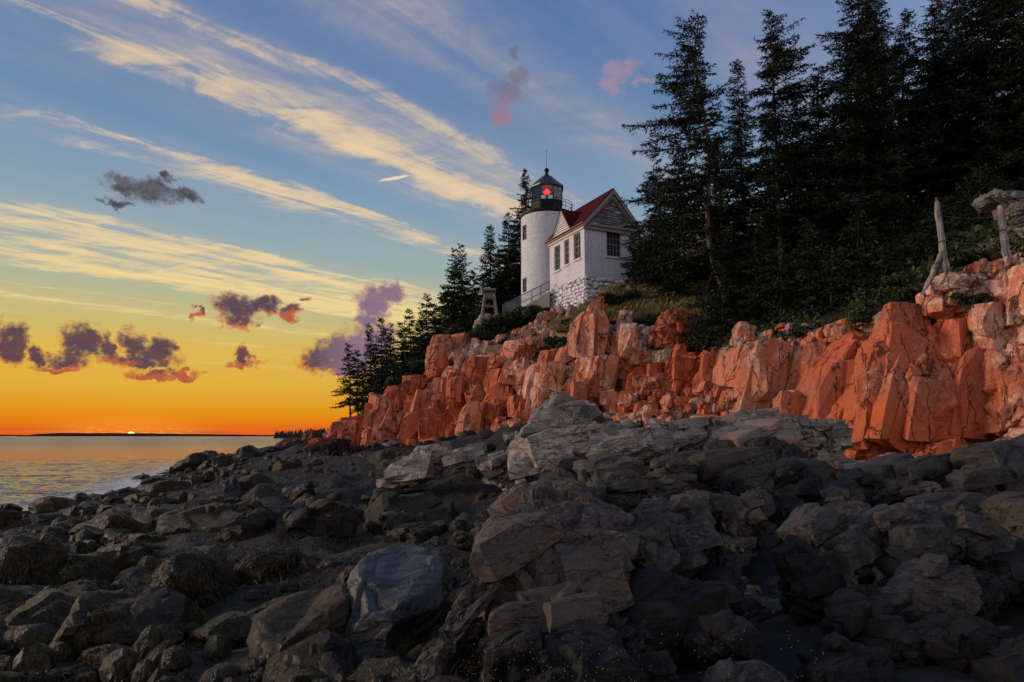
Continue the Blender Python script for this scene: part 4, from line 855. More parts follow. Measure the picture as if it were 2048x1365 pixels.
# rockweed: ribbons that hang down over the stones
def weed_mat():
    m, t = mat('rockweed'); n = t.noise(t.pos, 3., 4.); n2 = t.noise(t.pos, 40., 2.)
    c = t.mix(t.step(n, .38, .62), (.009, .007, .0045), (.052, .040, .013)); c = t.mix(n2, c, (.02, .016, .007))
    finish(t, c, .55, None, .2); return m
M['weed'] = weed_mat()
def ribbons(pts, nrm, ln, wd, seed):
    rg = np.random.RandomState(seed); n = len(pts); g = np.array([0, 0, -1.])
    t0 = g - nrm * (nrm @ g)[:, None] + rg.normal(size=(n, 3)) * .35; t0 /= np.linalg.norm(t0, axis=1)[:, None]
    side = np.cross(t0, nrm); side /= np.linalg.norm(side, axis=1)[:, None] + 1e-9
    L = ln * rg.uniform(.5, 1.3, n)[:, None]; W = wd * rg.uniform(.6, 1.4, n)[:, None]
    p0 = pts + nrm * .01; p1 = p0 + (t0 * .5 + nrm * .22) * L * .5; p2 = p1 + (t0 * .85 + g * .35 - nrm * .1) * L * .5 + rg.normal(size=(n, 3)) * .03
    V = np.stack([p0 - side * W * .4, p0 + side * W * .4, p1 + side * W, p1 - side * W, p2 + side * W * .3, p2 - side * W * .3], 1).reshape(-1, 3)
    b = np.arange(n) * 6
    F = np.concatenate([np.stack([b, b + 1, b + 2, b + 3], 1), np.stack([b + 3, b + 2, b + 4, b + 5], 1)])
    return V, F
for i, o in enumerate(WEEDY):
    me = o.data; n = len(me.vertices); co = np.empty(n * 3, np.float32); me.vertices.foreach_get('co', co); no = np.empty(n * 3, np.float32); me.vertices.foreach_get('normal', no)
    co = co.reshape(-1, 3); no = no.reshape(-1, 3); w = co + np.array(o.location)
    keep = np.where((no[:, 2] > -.25) & (no[:, 1] < .5) & (vnoise(w * 1.2, 77) > -.12))[0]
    rg = np.random.RandomState(i); d = o.location[1]; k = rg.choice(keep, 1700)
    V, F = ribbons(co[k], no[k], .07 + .006 * d, .0035 + .0005 * d, i)
    s = mk('seaweed', V, F, M['weed'], o); s['kind'] = 'stuff'
# broken stone at the foot of the cliff
rg = np.random.RandomState(56); cnt = 0
while cnt < 210:
    px = rg.uniform(760, 2060); D0 = float(np.interp(px, [690, 880, 1060, 1250, 1460, 1660, 2060], [58, 48, 42, 37.5, 32.5, 25.5, 23])); y = D0 - 9 * rg.rand() ** 1.5; x = (px - 1024) / 1378 * y
    z = gz(x, y); s = rg.uniform(.25, .8)
    stone(x, y, z + s * .2, s, rg.randint(10), ['granite', 'granite_red', 'grey', 'rubble', 'grey'][rg.randint(5)] if D0 - y < 6 else ['grey', 'shore_bare'][rg.randint(2)], rg.rand() * 6, cliff); cnt += 1
# shingle too small to pick apart
D, F = ico(2); Vs = []; Fs = []; rg = np.random.RandomState(57); c = 0
ysn = 7.5 + 45 * rg.rand(450) ** 1.4; pxn = rg.uniform(-60, 1150, 450); xn = (pxn - 1024) / 1378 * ysn; zn = np.concatenate([ground_z(q) for q in np.array_split(np.stack([xn, ysn], 1), 12)])
for x, y, z in zip(xn, ysn, zn):
    if z < -.3 or z > 3.4: continue
    n = rg.normal(size=(5, 3)); n /= np.linalg.norm(n, axis=1)[:, None]; Q = D.copy()
    for q in n: m_ = Q @ q; Q = Q * np.where(m_ > .7, .7 / np.maximum(m_, 1e-6), 1.)[:, None]
    s = rg.uniform(.07, .26) * (1 + y / 60); Q = Q * (s * rg.uniform(.6, 1.3, 3)) + np.array([x, y, z + s * .3]); Vs.append(Q); Fs.append(F + c); c += len(D)
tag(mk('shingle', np.concatenate(Vs), np.concatenate(Fs), M['weedy']), 'loose dark shingle lying between the boulders', None, None, 'stuff')
rg = np.random.RandomState(70); ys = 7 + 34 * rg.rand(60000) ** 1.4; pxs = rg.uniform(-60, 1100, 60000); xs_ = (pxs - 1024) / 1378 * ys
zz = np.concatenate([ground_z(c) for c in np.array_split(np.stack([xs_, ys], 1), 20)]); p3 = np.stack([xs_, ys, zz], 1)
zz = zz + fbm(p3 * .35, 4, 5) * .28 + fbm(p3 * 1.3, 2, 9) * .10; p3[:, 2] = zz = zz + np.clip(2.6 - zz, 0, 1) * (.16 - .30 * np.abs(vnoise(p3 * .75, 14)))
ok = (zz > -.1) & (zz < 2.4) & (vnoise(p3 * .8, 31) > -.25); p3 = p3[ok]; rg = np.random.RandomState(71)
nr = rg.normal(size=p3.shape) * .45 + np.array([0, -.1, 1.]); nr /= np.linalg.norm(nr, axis=1)[:, None]
V, F = ribbons(p3, nr, .30, .015, 5)
tag(mk('shore_seaweed', V, F, M['weed']), 'dark rockweed lying over the low shore between boulders', None, None, 'stuff')

# ------------------------------------------------------------------ painted brick, wood, metal
def brick_mat(name, round_=None, peel=.62):
    m, t = mat(name); x, y, z = t.xyz(t.obj)
    uu = t.m('ARCTAN2', y, x) * round_ if round_ else x + y
    bt = t.n('ShaderNodeTexBrick'); t.put(bt.inputs['Vector'], t.vec(uu, z, 0.)); bt.inputs['Scale'].default_value = 1.
    bt.inputs['Brick Width'].default_value = .23; bt.inputs['Row Height'].default_value = .078; bt.inputs['Mortar Size'].default_value = .011; bt.inputs['Mortar Smooth'].default_value = .4
    bt.inputs['Color1'].default_value = (.85, .85, .85, 1); bt.inputs['Color2'].default_value = (.97, .97, .97, 1); bt.inputs['Mortar'].default_value = (.72, .72, .72, 1)
    fac = E(t, bt.outputs['Fac']); bc = E(t, bt.outputs['Color'])
    n1 = t.noise(t.obj, .8, 4., .6); n2 = t.noise(mapv(t, t.obj, (0, 0, 0), (1., 1., 3.)), 7., 5., .6); n3 = t.noise(t.obj, 26., 3.)
    col = t.mix(1., bc, t.mix(n1, (.80, .78, .79), (.70, .69, .71)), 'MULTIPLY')
    col = t.mix(t.step(n2 + fac * .10 + n1 * .12, peel + .06, peel + .12) * .85, col, (.10, .085, .08))
    col = t.mix(t.step(n1, .55, .75) * .25, col, (.58, .53, .50)); col = t.mix(t.step(t.noise(mapv(t, t.obj, (0, 0, 0), (3., 3., .25)), 2., 4., .6), .52, .7) * .35, col, (.42, .39, .37))
    finish(t, col, .75, t.bump((1. - fac) * .6 + n3 * .25 + n2 * .3, .8, .02), .25); return m
M['brick'] = brick_mat('white_painted_brick', None, .58); M['brick_round'] = brick_mat('white_painted_tower_brick', 2.2, .61)
M['stone_white'] = simple('whitewashed_stone', (.76, .75, .76), (.60, .58, .59), 3., .85, .8, .05)
M['mortar'] = simple('dark_open_joint', (.22, .21, .20), (.55, .54, .53), 3., .95, .6, .03)
M['trim'] = simple('cream_painted_trim', (.66, .60, .52), (.50, .45, .39), 6., .7, .25, .01)
M['trim_grey'] = simple('weathered_trim', (.30, .28, .26), (.20, .19, .18), 6., .85, .4, .012)
M['frame'] = simple('window_paint', (.26, .24, .21), (.18, .165, .15), 9., .6, .2, .008)
M['roof_red'] = simple('red_shingle_roof', (.07, .0065, .006), (.045, .005, .005), 5., .9, .5, .02, stretch=(1, 1, 4), spec=.08)
M['board_white'] = simple('white_clapboard', (.66, .63, .60), (.52, .50, .48), 5., .75, .4, .012)
def peel_mat():
    m, t = mat('peeling_clapboard'); n = t.noise(mapv(t, t.obj, (0, 0, 0), (.45, .45, 8.)), 2.0, 5., .65, .5); g = t.noise(mapv(t, t.obj, (0, 0, 0), (2., 2., 30.)), 3., 4.)
    col = t.mix(t.step(n, .53, .60), t.mix(g, (.075, .068, .062), (.15, .14, .13)), (.62, .61, .62)); finish(t, col, .85, t.bump(n, .6, .02), .2); return m
M['peel'] = peel_mat()
M['black_iron'] = simple('black_painted_iron', (.006, .006, .0065), (.011, .0105, .0105), 4., .55, .15, .01, spec=.15)
M['iron_roof'] = simple('dark_lantern_roof', (.02, .023, .03), (.03, .034, .042), 3., .4, .15, .01, spec=.35)
M['rail'] = simple('weathered_rail', (.10, .105, .10), (.16, .16, .15), 6., .6, .2, .005)
M['wood'] = simple('silver_weathered_wood', (.24, .215, .195), (.13, .115, .105), 5., .9, .8, .02, stretch=(6, 6, .7))
M['concrete'] = simple('tan_concrete', (.30, .24, .19), (.24, .19, .15), 2., .9, .4, .02)
M['log_pole'] = pole_mat()
def glass_mat(name, tint, gl, rough=.03):
    m, t = mat(name); t.t.nodes.remove(t.b)
    tr = t.n('ShaderNodeBsdfTransparent'); tr.inputs[0].default_value = tint + (1,); g = t.n('ShaderNodeBsdfGlossy'); g.inputs['Roughness'].default_value = rough
    fr = t.n('ShaderNodeFresnel'); fr.inputs[0].default_value = 1.5
    mx = t.n('ShaderNodeMixShader'); t.put(mx.inputs[0], t.m('ADD', E(t, fr.outputs[0]), gl)); t.t.links.new(tr.outputs[0], mx.inputs[1]); t.t.links.new(g.outputs[0], mx.inputs[2]); t.t.links.new(mx.outputs[0], t.out.inputs[0])
    return m
M['lantern_glass'] = glass_mat('lantern_glass', (.86, .90, .88), .03)
m_, t_ = mat('window_glass'); n_ = t_.noise(t_.obj, 1.5, 2.); finish(t_, t_.mix(n_, (.018, .018, .02), (.05, .05, .054)), .12, None, .22); M['pane'] = m_
m_, t_ = mat('red_lens'); n_ = t_.noise(t_.obj, 6., 2.); finish(t_, (.5, .02, .02), .15); t_.put(t_.b.inputs['Emission Color'], (1., .02, .015)); t_.put(t_.b.inputs['Emission Strength'], 1.0 + n_ * .5); M['lens'] = m_
m_, t_ = mat('lamp_glow'); finish(t_, (.9, .2, .2), .3); t_.put(t_.b.inputs['Emission Color'], (1., .035, .03)); t_.put(t_.b.inputs['Emission Strength'], 3.5 + t_.noise(t_.obj, 4., 1.)); M['bulb'] = m_
m_, t_ = mat('chain_link'); t_.t.nodes.remove(t_.b)
tr_ = t_.n('ShaderNodeBsdfTransparent'); df_ = t_.n('ShaderNodeBsdfDiffuse'); t_.put(df_.inputs[0], t_.mix(t_.noise(t_.obj, 4., 2.), (.20, .25, .26), (.27, .31, .31)))
mx_ = t_.n('ShaderNodeMixShader'); wv_ = t_.noise(t_.obj, 9., 2.); t_.put(mx_.inputs[0], wv_ * .15 + .34); t_.t.links.new(tr_.outputs[0], mx_.inputs[1]); t_.t.links.new(df_.outputs[0], mx_.inputs[2]); t_.t.links.new(mx_.outputs[0], t_.out.inputs[0]); M['link'] = m_

# ------------------------------------------------------------------ the white house: local x along the right wall, y along the left wall
HA = R(25); HC = P(1170.5, 600, 46.0)
HX = np.array([math.cos(HA), math.sin(HA)]); HY = np.array([-math.sin(HA), math.cos(HA)])
HZ0 = float(P(1168, 640, 46)[2])
house = empty('white_house', (HC[0], HC[1], HZ0), HA)
tag(house, 'small white painted brick house with red roof beside the lighthouse tower', 'house')
def hit(px, py, origin, direc):                # pixel on a vertical wall -> (distance along wall, height)
    r = ray(px, py); A = np.array([[r[0], -direc[0]], [r[1], -direc[1]]]); s, u = np.linalg.solve(A, np.array(origin[:2]))
    return u, s * r[2] + CZ
hl = lambda px, py: (lambda q: (q[0], q[1] - HZ0))(hit(px, py, HC, HY))
hr = lambda px, py: (lambda q: (q[0], q[1] - HZ0))(hit(px, py, HC, HX))
WL = 5.1; WR = 4.55                             # lengths of the left and right wall
EZ = hl(1171, 448)[1]; FZ = hl(1168, 553)[1]; RZ = EZ + 2.62
def tl(u, d, z): return (-d, u, z)             # left wall: along, outward, up
def tr(u, d, z): return (u, -d, z)
def tbox(b, T, u0, u1, d0, d1, z0, z1):
    V = [T(u, d, z) for z in (z0, z1) for d in (d0, d1) for u in (u0, u1)]
    return b.add(V, [(0, 2, 3, 1), (4, 5, 7, 6), (0, 1, 5, 4), (2, 6, 7, 3), (0, 4, 6, 2), (1, 3, 7, 5)])
def wall(T, w, z0, z1, holes, b, d0=-.3):
    us = sorted({0, w} | {h[0] for h in holes} | {h[1] for h in holes}); zs = sorted({z0, z1} | {h[2] for h in holes} | {h[3] for h in holes})
    for i in range(len(us) - 1):
        for j in range(len(zs) - 1):
            cu, cz_ = (us[i] + us[i + 1]) / 2, (zs[j] + zs[j + 1]) / 2
            if any(h[0] < cu < h[1] and h[2] < cz_ < h[3] for h in holes): continue
            b.add([T(us[i], 0, zs[j]), T(us[i + 1], 0, zs[j]), T(us[i + 1], 0, zs[j + 1]), T(us[i], 0, zs[j + 1])], [(0, 1, 2, 3)])
    for u0, u1, a0, a1 in holes:
        b.add([T(u, d, z) for d in (0, d0) for u, z in ((u0, a0), (u1, a0), (u1, a1), (u0, a1))], [(0, 1, 5, 4), (1, 2, 6, 5), (2, 3, 7, 6), (3, 0, 4, 7)])
LWIN = []
for x0, x1, yt, yb in ((1108.6, 1120, 492, 541.5), (1128.4, 1137.8, 480, 530), (1147, 1160.8, 466.5, 519)):
    u1 = hl(x0, yt)[0]; u0 = hl(x1, yt)[0]; LWIN.append((u0, u1, hl((x0 + x1) / 2, yb)[1], hl((x0 + x1) / 2, yt)[1]))
RWIN = [(hr(1213.7, 490)[0], hr(1242.7, 490)[0], hr(1228, 514)[1], hr(1228, 464.5)[1])]
b = MB(); wall(tl, WL, FZ, EZ, LWIN, b); wall(tr, WR, FZ, EZ, RWIN, b)
b.add([(WR, 0, FZ), (WR, WL, FZ), (WR, WL, EZ), (WR, 0, EZ)], [(0, 1, 2, 3)]); b.add([(0, WL, FZ), (WR, WL, FZ), (WR, WL, EZ), (0, WL, EZ)], [(0, 1, 2, 3)])
b.build('wall', M['brick'], house)
def window(parent, T, u0, u1, z0, z1, cols, rows, set_in=.12, sill=True):
    fr = MB(); f = .075; mu = .028
    for a in ((u0, u0 + f, z0, z1), (u1 - f, u1, z0, z1), (u0 + f, u1 - f, z0, z0 + f), (u0 + f, u1 - f, z1 - f, z1)):
        tbox(fr, T, a[0], a[1], -set_in - .06, -set_in + .02, a[2], a[3])
    iu0, iu1, iz0, iz1 = u0 + f, u1 - f, z0 + f, z1 - f; zm = (iz0 + iz1) / 2
    tbox(fr, T, iu0, iu1, -set_in - .05, -set_in + .01, zm - .03, zm + .03)
    for i in range(1, cols): x = iu0 + (iu1 - iu0) * i / cols; tbox(fr, T, x - mu / 2, x + mu / 2, -set_in - .045, -set_in + .004, iz0, iz1)
    for j in range(1, rows):
        if j * 2 == rows: continue
        z = iz0 + (iz1 - iz0) * j / rows; tbox(fr, T, iu0, iu1, -set_in - .044, -set_in + .003, z - mu / 2, z + mu / 2)
    w = fr.build('window', M['frame'], parent)
    for i in range(cols):
        for j in range(rows):
            a, c = iu0 + (iu1 - iu0) * i / cols, iz0 + (iz1 - iz0) * j / rows; a2, c2 = iu0 + (iu1 - iu0) * (i + 1) / cols, iz0 + (iz1 - iz0) * (j + 1) / rows
            pb = MB(); tbox(pb, T, a + .012, a2 - .012, -set_in - .035, -set_in - .025, c + .012, c2 - .012); pb.build('pane', M['pane'], w)
    if sill:
        s = MB(); tbox(s, T, u0 - .08, u1 + .08, -.1, .09, z0 - .13, z0 - .003); s.build('sill', M['board_white'], w)
    return w
for w in LWIN: window(house, tl, *w, 2, 4)
for w in RWIN: window(house, tr, *w, 4, 4)
b = MB(); b.box(.35, WR - .1, .35, WL - .1, FZ, EZ - .05); b.build('dark_interior', M['mortar'], house)
# rubble foundation, stone by stone
b = MB(); b.box(.06, WR - .02, .06, WL - .02, -1.2, FZ - .004); b.build('foundation', M['mortar'], house)
fs = []
for i in range(6):
    D, F = ico(3); rg = np.random.RandomState(900 + i); kk = 1 / ((np.abs(D) ** 5).sum(1) ** .2); Q = D * kk[:, None]
    Q = Q * (1 + .10 * fbm(Q * 1.3, 3, 950 + i)[:, None]); me = mesh_data('stone', Q, F); me.materials.append(M['stone_white']); fs.append(me)
rg = np.random.RandomState(12); nst = 0
for T, wlen, zlo in ((tl, WL + .12, -.5), (tr, WR * .8, .6)):
    z = FZ - .01
    while z > zlo:
        h = rg.uniform(.19, .32); u = -.05
        while u < wlen and nst < 290:
            w = rg.uniform(.22, .66)
            if rg.rand() < .10: u += w * .5; continue
            bat = max(0, (FZ - z - .8)) * .07
            o = link('stone', fs[rg.randint(6)], None, house); c = T(u + w / 2, -.06 + bat + rg.uniform(-.02, .03), z - h / 2 + rg.uniform(-.05, .05))
            o.location = c; sc = (w / 2 * rg.uniform(.82, 1.), .17, h / 2 * rg.uniform(.75, 1.12)); o.scale = sc if T is tr else (sc[1], sc[0], sc[2]); o.rotation_euler = (rg.uniform(-.08, .08), rg.uniform(-.08, .08), rg.uniform(-.05, .05)); nst += 1
            u += w + .015
        z -= h + .012
# cornice and roof
oh = .22
b = MB()
tbox(b, tl, -.06, WL + .1, .003, .10, EZ - .26, EZ - .02); tbox(b, tl, -oh, WL + oh, .10, .26, EZ - .10, EZ + .10)
b.build('cornice', M['trim'], house)
b = MB(); tbox(b, tr, -.10, WR + .12, .003, .14, EZ - .30, EZ + .02); tbox(b, tr, -oh, WR + oh, .14, .24, EZ - .04, EZ + .10); b.build('gable_cornice', M['trim_grey'], house)
mid = WR / 2
slope = (RZ - EZ) / mid
def roof_slab(sgn):
    b = MB(); x0 = -.30 if sgn < 0 else WR + .30; z0 = EZ + .08 - .30 * slope + .2
    y0, y1 = -.34, WL + .25; t = .10
    b.prism([(x0, y0, z0), (mid, y0, RZ + .2), (mid, y0, RZ + .2 + t), (x0, y0, z0 + t)], (0, y1 - y0, 0)); return b
roof = roof_slab(-1).build('roof', M['roof_red'], house); roof_slab(1).build('roof', M['roof_red'], house)
b = MB()                                         # rake boards of the near gable
for sgn in (-1, 1):
    x0 = -.30 if sgn < 0 else WR + .30; z0 = EZ + .08 - .30 * slope + .2
    b.prism([(x0, -.38, z0 - .30), (mid, -.38, RZ - .14), (mid, -.38, RZ + .17), (x0, -.38, z0 + .05)], (0, .03, 0))
    b.prism([(x0 + (.45 if sgn < 0 else -.45), -.24, z0 + .1), (mid, -.24, RZ - .45), (mid, -.24, RZ - .16), (x0 + (.15 if sgn < 0 else -.15), -.24, z0 + .08)], (0, .2, 0))
b.build('rake_board', M['trim_grey'], house)
b = MB(); b.prism([(0.05, .0, EZ), (WR - .05, .0, EZ), (mid, .0, RZ - .02)], (0, .1, 0)); gable = b.build('gable', M['peel'], house)
nb = 13; hh = (RZ - .3 - (EZ + .10)) / nb
for i in range(nb):
    z0 = EZ + .11 + i * hh; half = mid * (1 - (z0 - EZ) / (RZ - EZ)) - .18
    if half < .1: continue
    bb = MB(); bb.add([(mid - half, -.05, z0), (mid + half, -.05, z0), (mid + half, -.012, z0 + hh + .02), (mid - half, -.012, z0 + hh + .02), (mid - half, -.002, z0), (mid + half, -.002, z0)], [(0, 1, 2, 3), (0, 4, 5, 1)]); bb.build('clapboard', M['peel'], gable)
# small cross gable over the left wall
du0, du1 = hl(1143.5, 452.5)[0], hl(1111.5, 472)[0]; dm = (du0 + du1) / 2; dz0 = EZ + .12; dz1 = hl(1128.3, 424)[1]
b = MB(); b.prism([tl(du0, .12, dz0), tl(du1, .12, dz0), tl(dm, .12, dz1)], (.12, 0, 0)); dg = b.build('small_gable', M['trim_grey'], house)
nb = 9; hh = (dz1 - dz0 - .12) / nb
for i in range(nb):
    z0 = dz0 + .03 + i * hh; half = (du1 - du0) / 2 * (1 - (z0 - dz0) / (dz1 - dz0)) - .1
    if half < .05: continue
    bb = MB(); bb.add([tl(dm - half, .19, z0), tl(dm + half, .19, z0), tl(dm + half, .13, z0 + hh * .85), tl(dm - half, .13, z0 + hh * .85), tl(dm - half, .122, z0), tl(dm + half, .122, z0)], [(0, 1, 2, 3), (0, 4, 5, 1)]); bb.build('clapboard', M['board_white'], dg)
b = MB()
for a, z_ in ((du0, dz0), (du1, dz0)):
    s = 1 if a == du1 else -1
    b.prism([tl(a + s * .04, .20, z_ - .02), tl(dm, .20, dz1 - .0), tl(dm, .20, dz1 + .14), tl(a + s * .16, .20, z_ + .0)], (.05, 0, 0))
b.build('small_rake_board', M['trim'], dg)
b = MB(); xr = (dz1 + .1 - EZ) / slope
for a in (du0 - .14, du1 + .14):
    b.prism([(-.24, a, dz0 - .03), (-.24, dm, dz1 + .13), (-.24, dm, dz1 + .21), (-.24, a, dz0 + .05)], (xr + .5, 0, 0))
b.build('small_roof', M['roof_red'], house)

# ------------------------------------------------------------------ lighthouse tower
TD = 55.6; TC = P(1094.5, 500, TD); TR = 55 / 1378 * TD * .985
tz = lambda py: float(P(1094.5, py, TD - TR)[2]); tzc = lambda py: float(P(1094.5, py, TD)[2])
TB = float(P(1040, 640, TD)[2]); DK = float(P(1040, 438.5, TD)[2])     # base, gallery deck
tower = empty('lighthouse', (TC[0], TC[1], TB)); tag(tower, 'round white brick lighthouse tower with black lantern and red light', 'lighthouse')
L0 = lambda z: z - TB
wins = [(458.5, 487), (562, 590)]
view = math.atan2(-TC[1], -TC[0])                # towards the eye
wa = view - R(60)                                # the windows look left
def tower_wall():
    n = 128; zs = sorted([0, L0(DK)] + [L0(float(P(1046, y, TD)[2])) for w in wins for y in w]); hw = .36 / TR
    angs = sorted([2 * math.pi * i / n for i in range(n)] + [(wa - hw) % (2 * math.pi), (wa + hw) % (2 * math.pi)])
    b = MB(); holes = [(L0(float(P(1046, w[1], TD)[2])), L0(float(P(1046, w[0], TD)[2]))) for w in wins]
    for i in range(len(angs)):
        a0, a1 = angs[i], angs[(i + 1) % len(angs)]; am = a0 + ((a1 - a0) % (2 * math.pi)) / 2; dl = (am - wa + math.pi) % (2 * math.pi) - math.pi
        for j in range(len(zs) - 1):
            zm = (zs[j] + zs[j + 1]) / 2
            if abs(dl) < hw and any(h[0] < zm < h[1] for h in holes): continue
            b.add([(TR * math.cos(a), TR * math.sin(a), z) for a, z in ((a0, zs[j]), (a1, zs[j]), (a1, zs[j + 1]), (a0, zs[j + 1]))], [(0, 1, 2, 3)])
    return b.build('wall', M['brick_round'], tower), holes
tw, holes = tower_wall()
e_r = np.array([math.cos(wa), math.sin(wa)]); e_t = np.array([-math.sin(wa), math.cos(wa)])
TT = lambda u, d, z: (e_r[0] * (TR * .985 + d) + e_t[0] * u, e_r[1] * (TR * .985 + d) + e_t[1] * u, z)
for h in holes:
    rv = MB(); u0, u1, a0, a1 = -.36, .36, h[0], h[1]
    rv.add([TT(u, d, z) for d in (0, -.34) for u, z in ((u0, a0), (u1, a0), (u1, a1), (u0, a1))], [(0, 1, 5, 4), (1, 2, 6, 5), (2, 3, 7, 6), (3, 0, 4, 7), (4, 5, 6, 7)]); rv.build('window_reveal', M['frame'], tower)
    window(tower, TT, -.34, .34, h[0] + .01, h[1] - .01, 2, 4, .14, sill=False)
b = MB(); dk = L0(DK)
b.lathe([(TR - .02, dk - .04), (TR + .05, dk + .03), (TR + .07, dk + .10), (TR + .07, dk + .26), (TR + .02, dk + .30)], 64); b.build('gallery_deck', M['black_iron'], tower, smooth=False)
oct_rot = view + R(22.5)
lr = 32.5 / 1378 * TD * 1.05                       # lantern radius
z1 = L0(float(P(1094, 396.5, TD - lr)[2])); z2 = L0(float(P(1094, 367.5, TD - lr)[2])); z0 = dk + .29
b = MB(); b.lathe([(lr, z0), (lr, z1 - .10), (lr + .06, z1 - .10), (lr + .06, z1), (lr - .05, z1)], 8, rot=oct_rot); b.build('lantern_wall', M['black_iron'], tower)
corner = [(lr * math.cos(oct_rot + i * math.pi / 4), lr * math.sin(oct_rot + i * math.pi / 4)) for i in range(8)]
for i in range(8):
    c = corner[i]; c2 = corner[(i + 1) % 8]
    bb = MB(); bb.tube([(c[0], c[1], z1), (c[0], c[1], z2)], .035, 5); bb.build('mullion', M['black_iron'], tower)
    bb = MB(); a = np.array(c) * .985; d_ = np.array(c2) * .985; bb.add([(a[0], a[1], z1), (d_[0], d_[1], z1), (d_[0], d_[1], z2), (a[0], a[1], z2)], [(0, 1, 2, 3)]); bb.build('pane', M['lantern_glass'], tower)
ap = L0(tzc(351)); rr_ = 35.5 / 1378 * TD * 1.05
b = MB(); b.lathe([(rr_ * .93, z2 - .02), (rr_, z2 - .02), (rr_ * 1.01, z2 + .10), (rr_ * .97, z2 + .16), (rr_ * .58, z2 + .16 + (ap - z2) * .42), (rr_ * .27, ap - .14), (.20, ap)], 8, rot=oct_rot); b.build('roof', M['iron_roof'], tower)
bz = L0(tzc(341.5)); br = 5.2 / 1378 * TD
b = MB(); b.lathe([(.21, ap - .06), (.24, ap), (.14, ap + .05), (.13, bz - br * .9), (br * .7, bz - br * .7), (br, bz - br * .2), (br, bz + br * .2), (br * .7, bz + br * .7), (br * .3, bz + br * .95), (.05, bz + br * 1.15)], 16); b.build('ball_vent', M['black_iron'], tower, smooth=True)
b = MB(); rt = L0(tzc(303)); b.tube([(0, 0, bz + br), (0, 0, rt)], [.022, .012], 5); b.tube([(0, 0, rt - .12), (-.07, 0, rt + .06)], .01, 4); b.tube([(0, 0, rt - .12), (.07, 0, rt + .06)], .01, 4); b.build('lightning_rod', M['black_iron'], tower)
lz = L0(tzc(384.5))
b = MB(); b.lathe([(.05, lz - .30), (.17, lz - .22), (.25, lz - .08), (.25, lz + .08), (.17, lz + .22), (.05, lz + .30)], 16); lens = b.build('lens', M['lens'], tower, smooth=True)
b = MB(); b.tube([(-.30, 0, lz), (.30, 0, lz)], .04, 6); b.tube([(0, 0, lz - .38), (0, 0, lz + .40)], .05, 6); b.tube([(0, -.29, lz - .06), (0, -.29, lz + .10)], .07, 6); b.build('lamp', M['bulb'], lens)
b = MB(); b.lathe([(.22, z0), (.12, z0 + .3), (.12, lz - .32), (.2, lz - .31)], 10); b.build('lamp_pedestal', M['black_iron'], tower)
gr_ = TR - .04
for zz_ in (.42, .78, 1.08):
    b = MB(); b.tube([(gr_ * math.cos(a), gr_ * math.sin(a), dk + .28 + zz_ * .82) for a in np.linspace(0, 2 * math.pi, 49)], .022, 5, cap=False); b.build('gallery_rail', M['black_iron'], tower)
for i in range(12):
    a = i * math.pi / 6 + .2; b = MB(); b.tube([(gr_ * math.cos(a), gr_ * math.sin(a), dk + .26), (gr_ * math.cos(a), gr_ * math.sin(a), dk + .28 + 1.08 * .82)], .022, 5); b.build('rail_post', M['black_iron'], tower)

# ------------------------------------------------------------------ keeper's house, mostly behind the spruces
kh = empty('keepers_house', P(1312, 560, 49.5), R(25)); tag(kh, 'house with dull red roof half hidden behind the spruces', 'house')
kz = float(P(1312, 560, 49.5)[2]); rz0 = float(P(1300, 520, 50)[2]) - kz; rz1 = float(P(1300, 462, 50)[2]) - kz
b = MB(); b.box(-1.2, 4.5, 0, 5, -2, rz0 + .1); b.build('wall', M['board_white'], kh)
for s in (0, 1):
    b = MB(); y0 = -.3 if s == 0 else 5.3; b.prism([(-1.4, y0, rz0 - .1), (-1.4, 2.5, rz1), (-1.4, 2.5, rz1 + .12), (-1.4, y0, rz0 + .02)], (6.2, 0, 0)); b.build('roof', M['roof_red'], kh)

# ------------------------------------------------------------------ sloping walkway with railing
wk = empty('walkway', P(1080, 612, 50)); tag(wk, 'sloping walkway with tan side wall and wire mesh railing beside the house', 'walkway')
wo = np.array(wk.location); W_ = lambda px, py, d: P(px, py, d) - wo
b = MB(); b.prism([W_(1099, 583, 49.6), W_(1099, 640, 49.6), W_(1000, 652, 51.5), W_(1000, 638, 51.5), W_(1060, 607, 50.4)], (.3, 1.4, 0)); b.build('side_wall', M['concrete'], wk)
top = [W_(1099.5, 562.5, 49.7), W_(1063.5, 580.5, 50.4), W_(1005, 610, 51.6)]; bot = [W_(1099.5, 584, 49.7), W_(1063.5, 606, 50.4), W_(1005, 632, 51.6)]
midr = [W_(1099.5, 577.5, 49.7), W_(1063.5, 595.5, 50.4), W_(1005, 623, 51.6)]
b = MB(); b.tube(top, .035, 6); b.build('top_rail', M['rail'], wk)
b = MB(); b.tube(midr, .028, 6); b.build('mid_rail', M['rail'], wk)
for f in (0.03, .5, 1., 1.42, 2.):
    i = min(int(f), 1); g = f - i; a = top[i] + (top[i + 1] - top[i]) * g; c = bot[i] + (bot[i + 1] - bot[i]) * g
    b = MB(); b.tube([c, a + np.array([0, 0, .02])], .035, 6); b.build('rail_post', M['rail'], wk)
b = MB()
for i in (0, 1): b.add([bot[i], bot[i + 1], top[i + 1], top[i]], [(0, 1, 2, 3)])
b.build('wire_mesh', M['link'], wk)

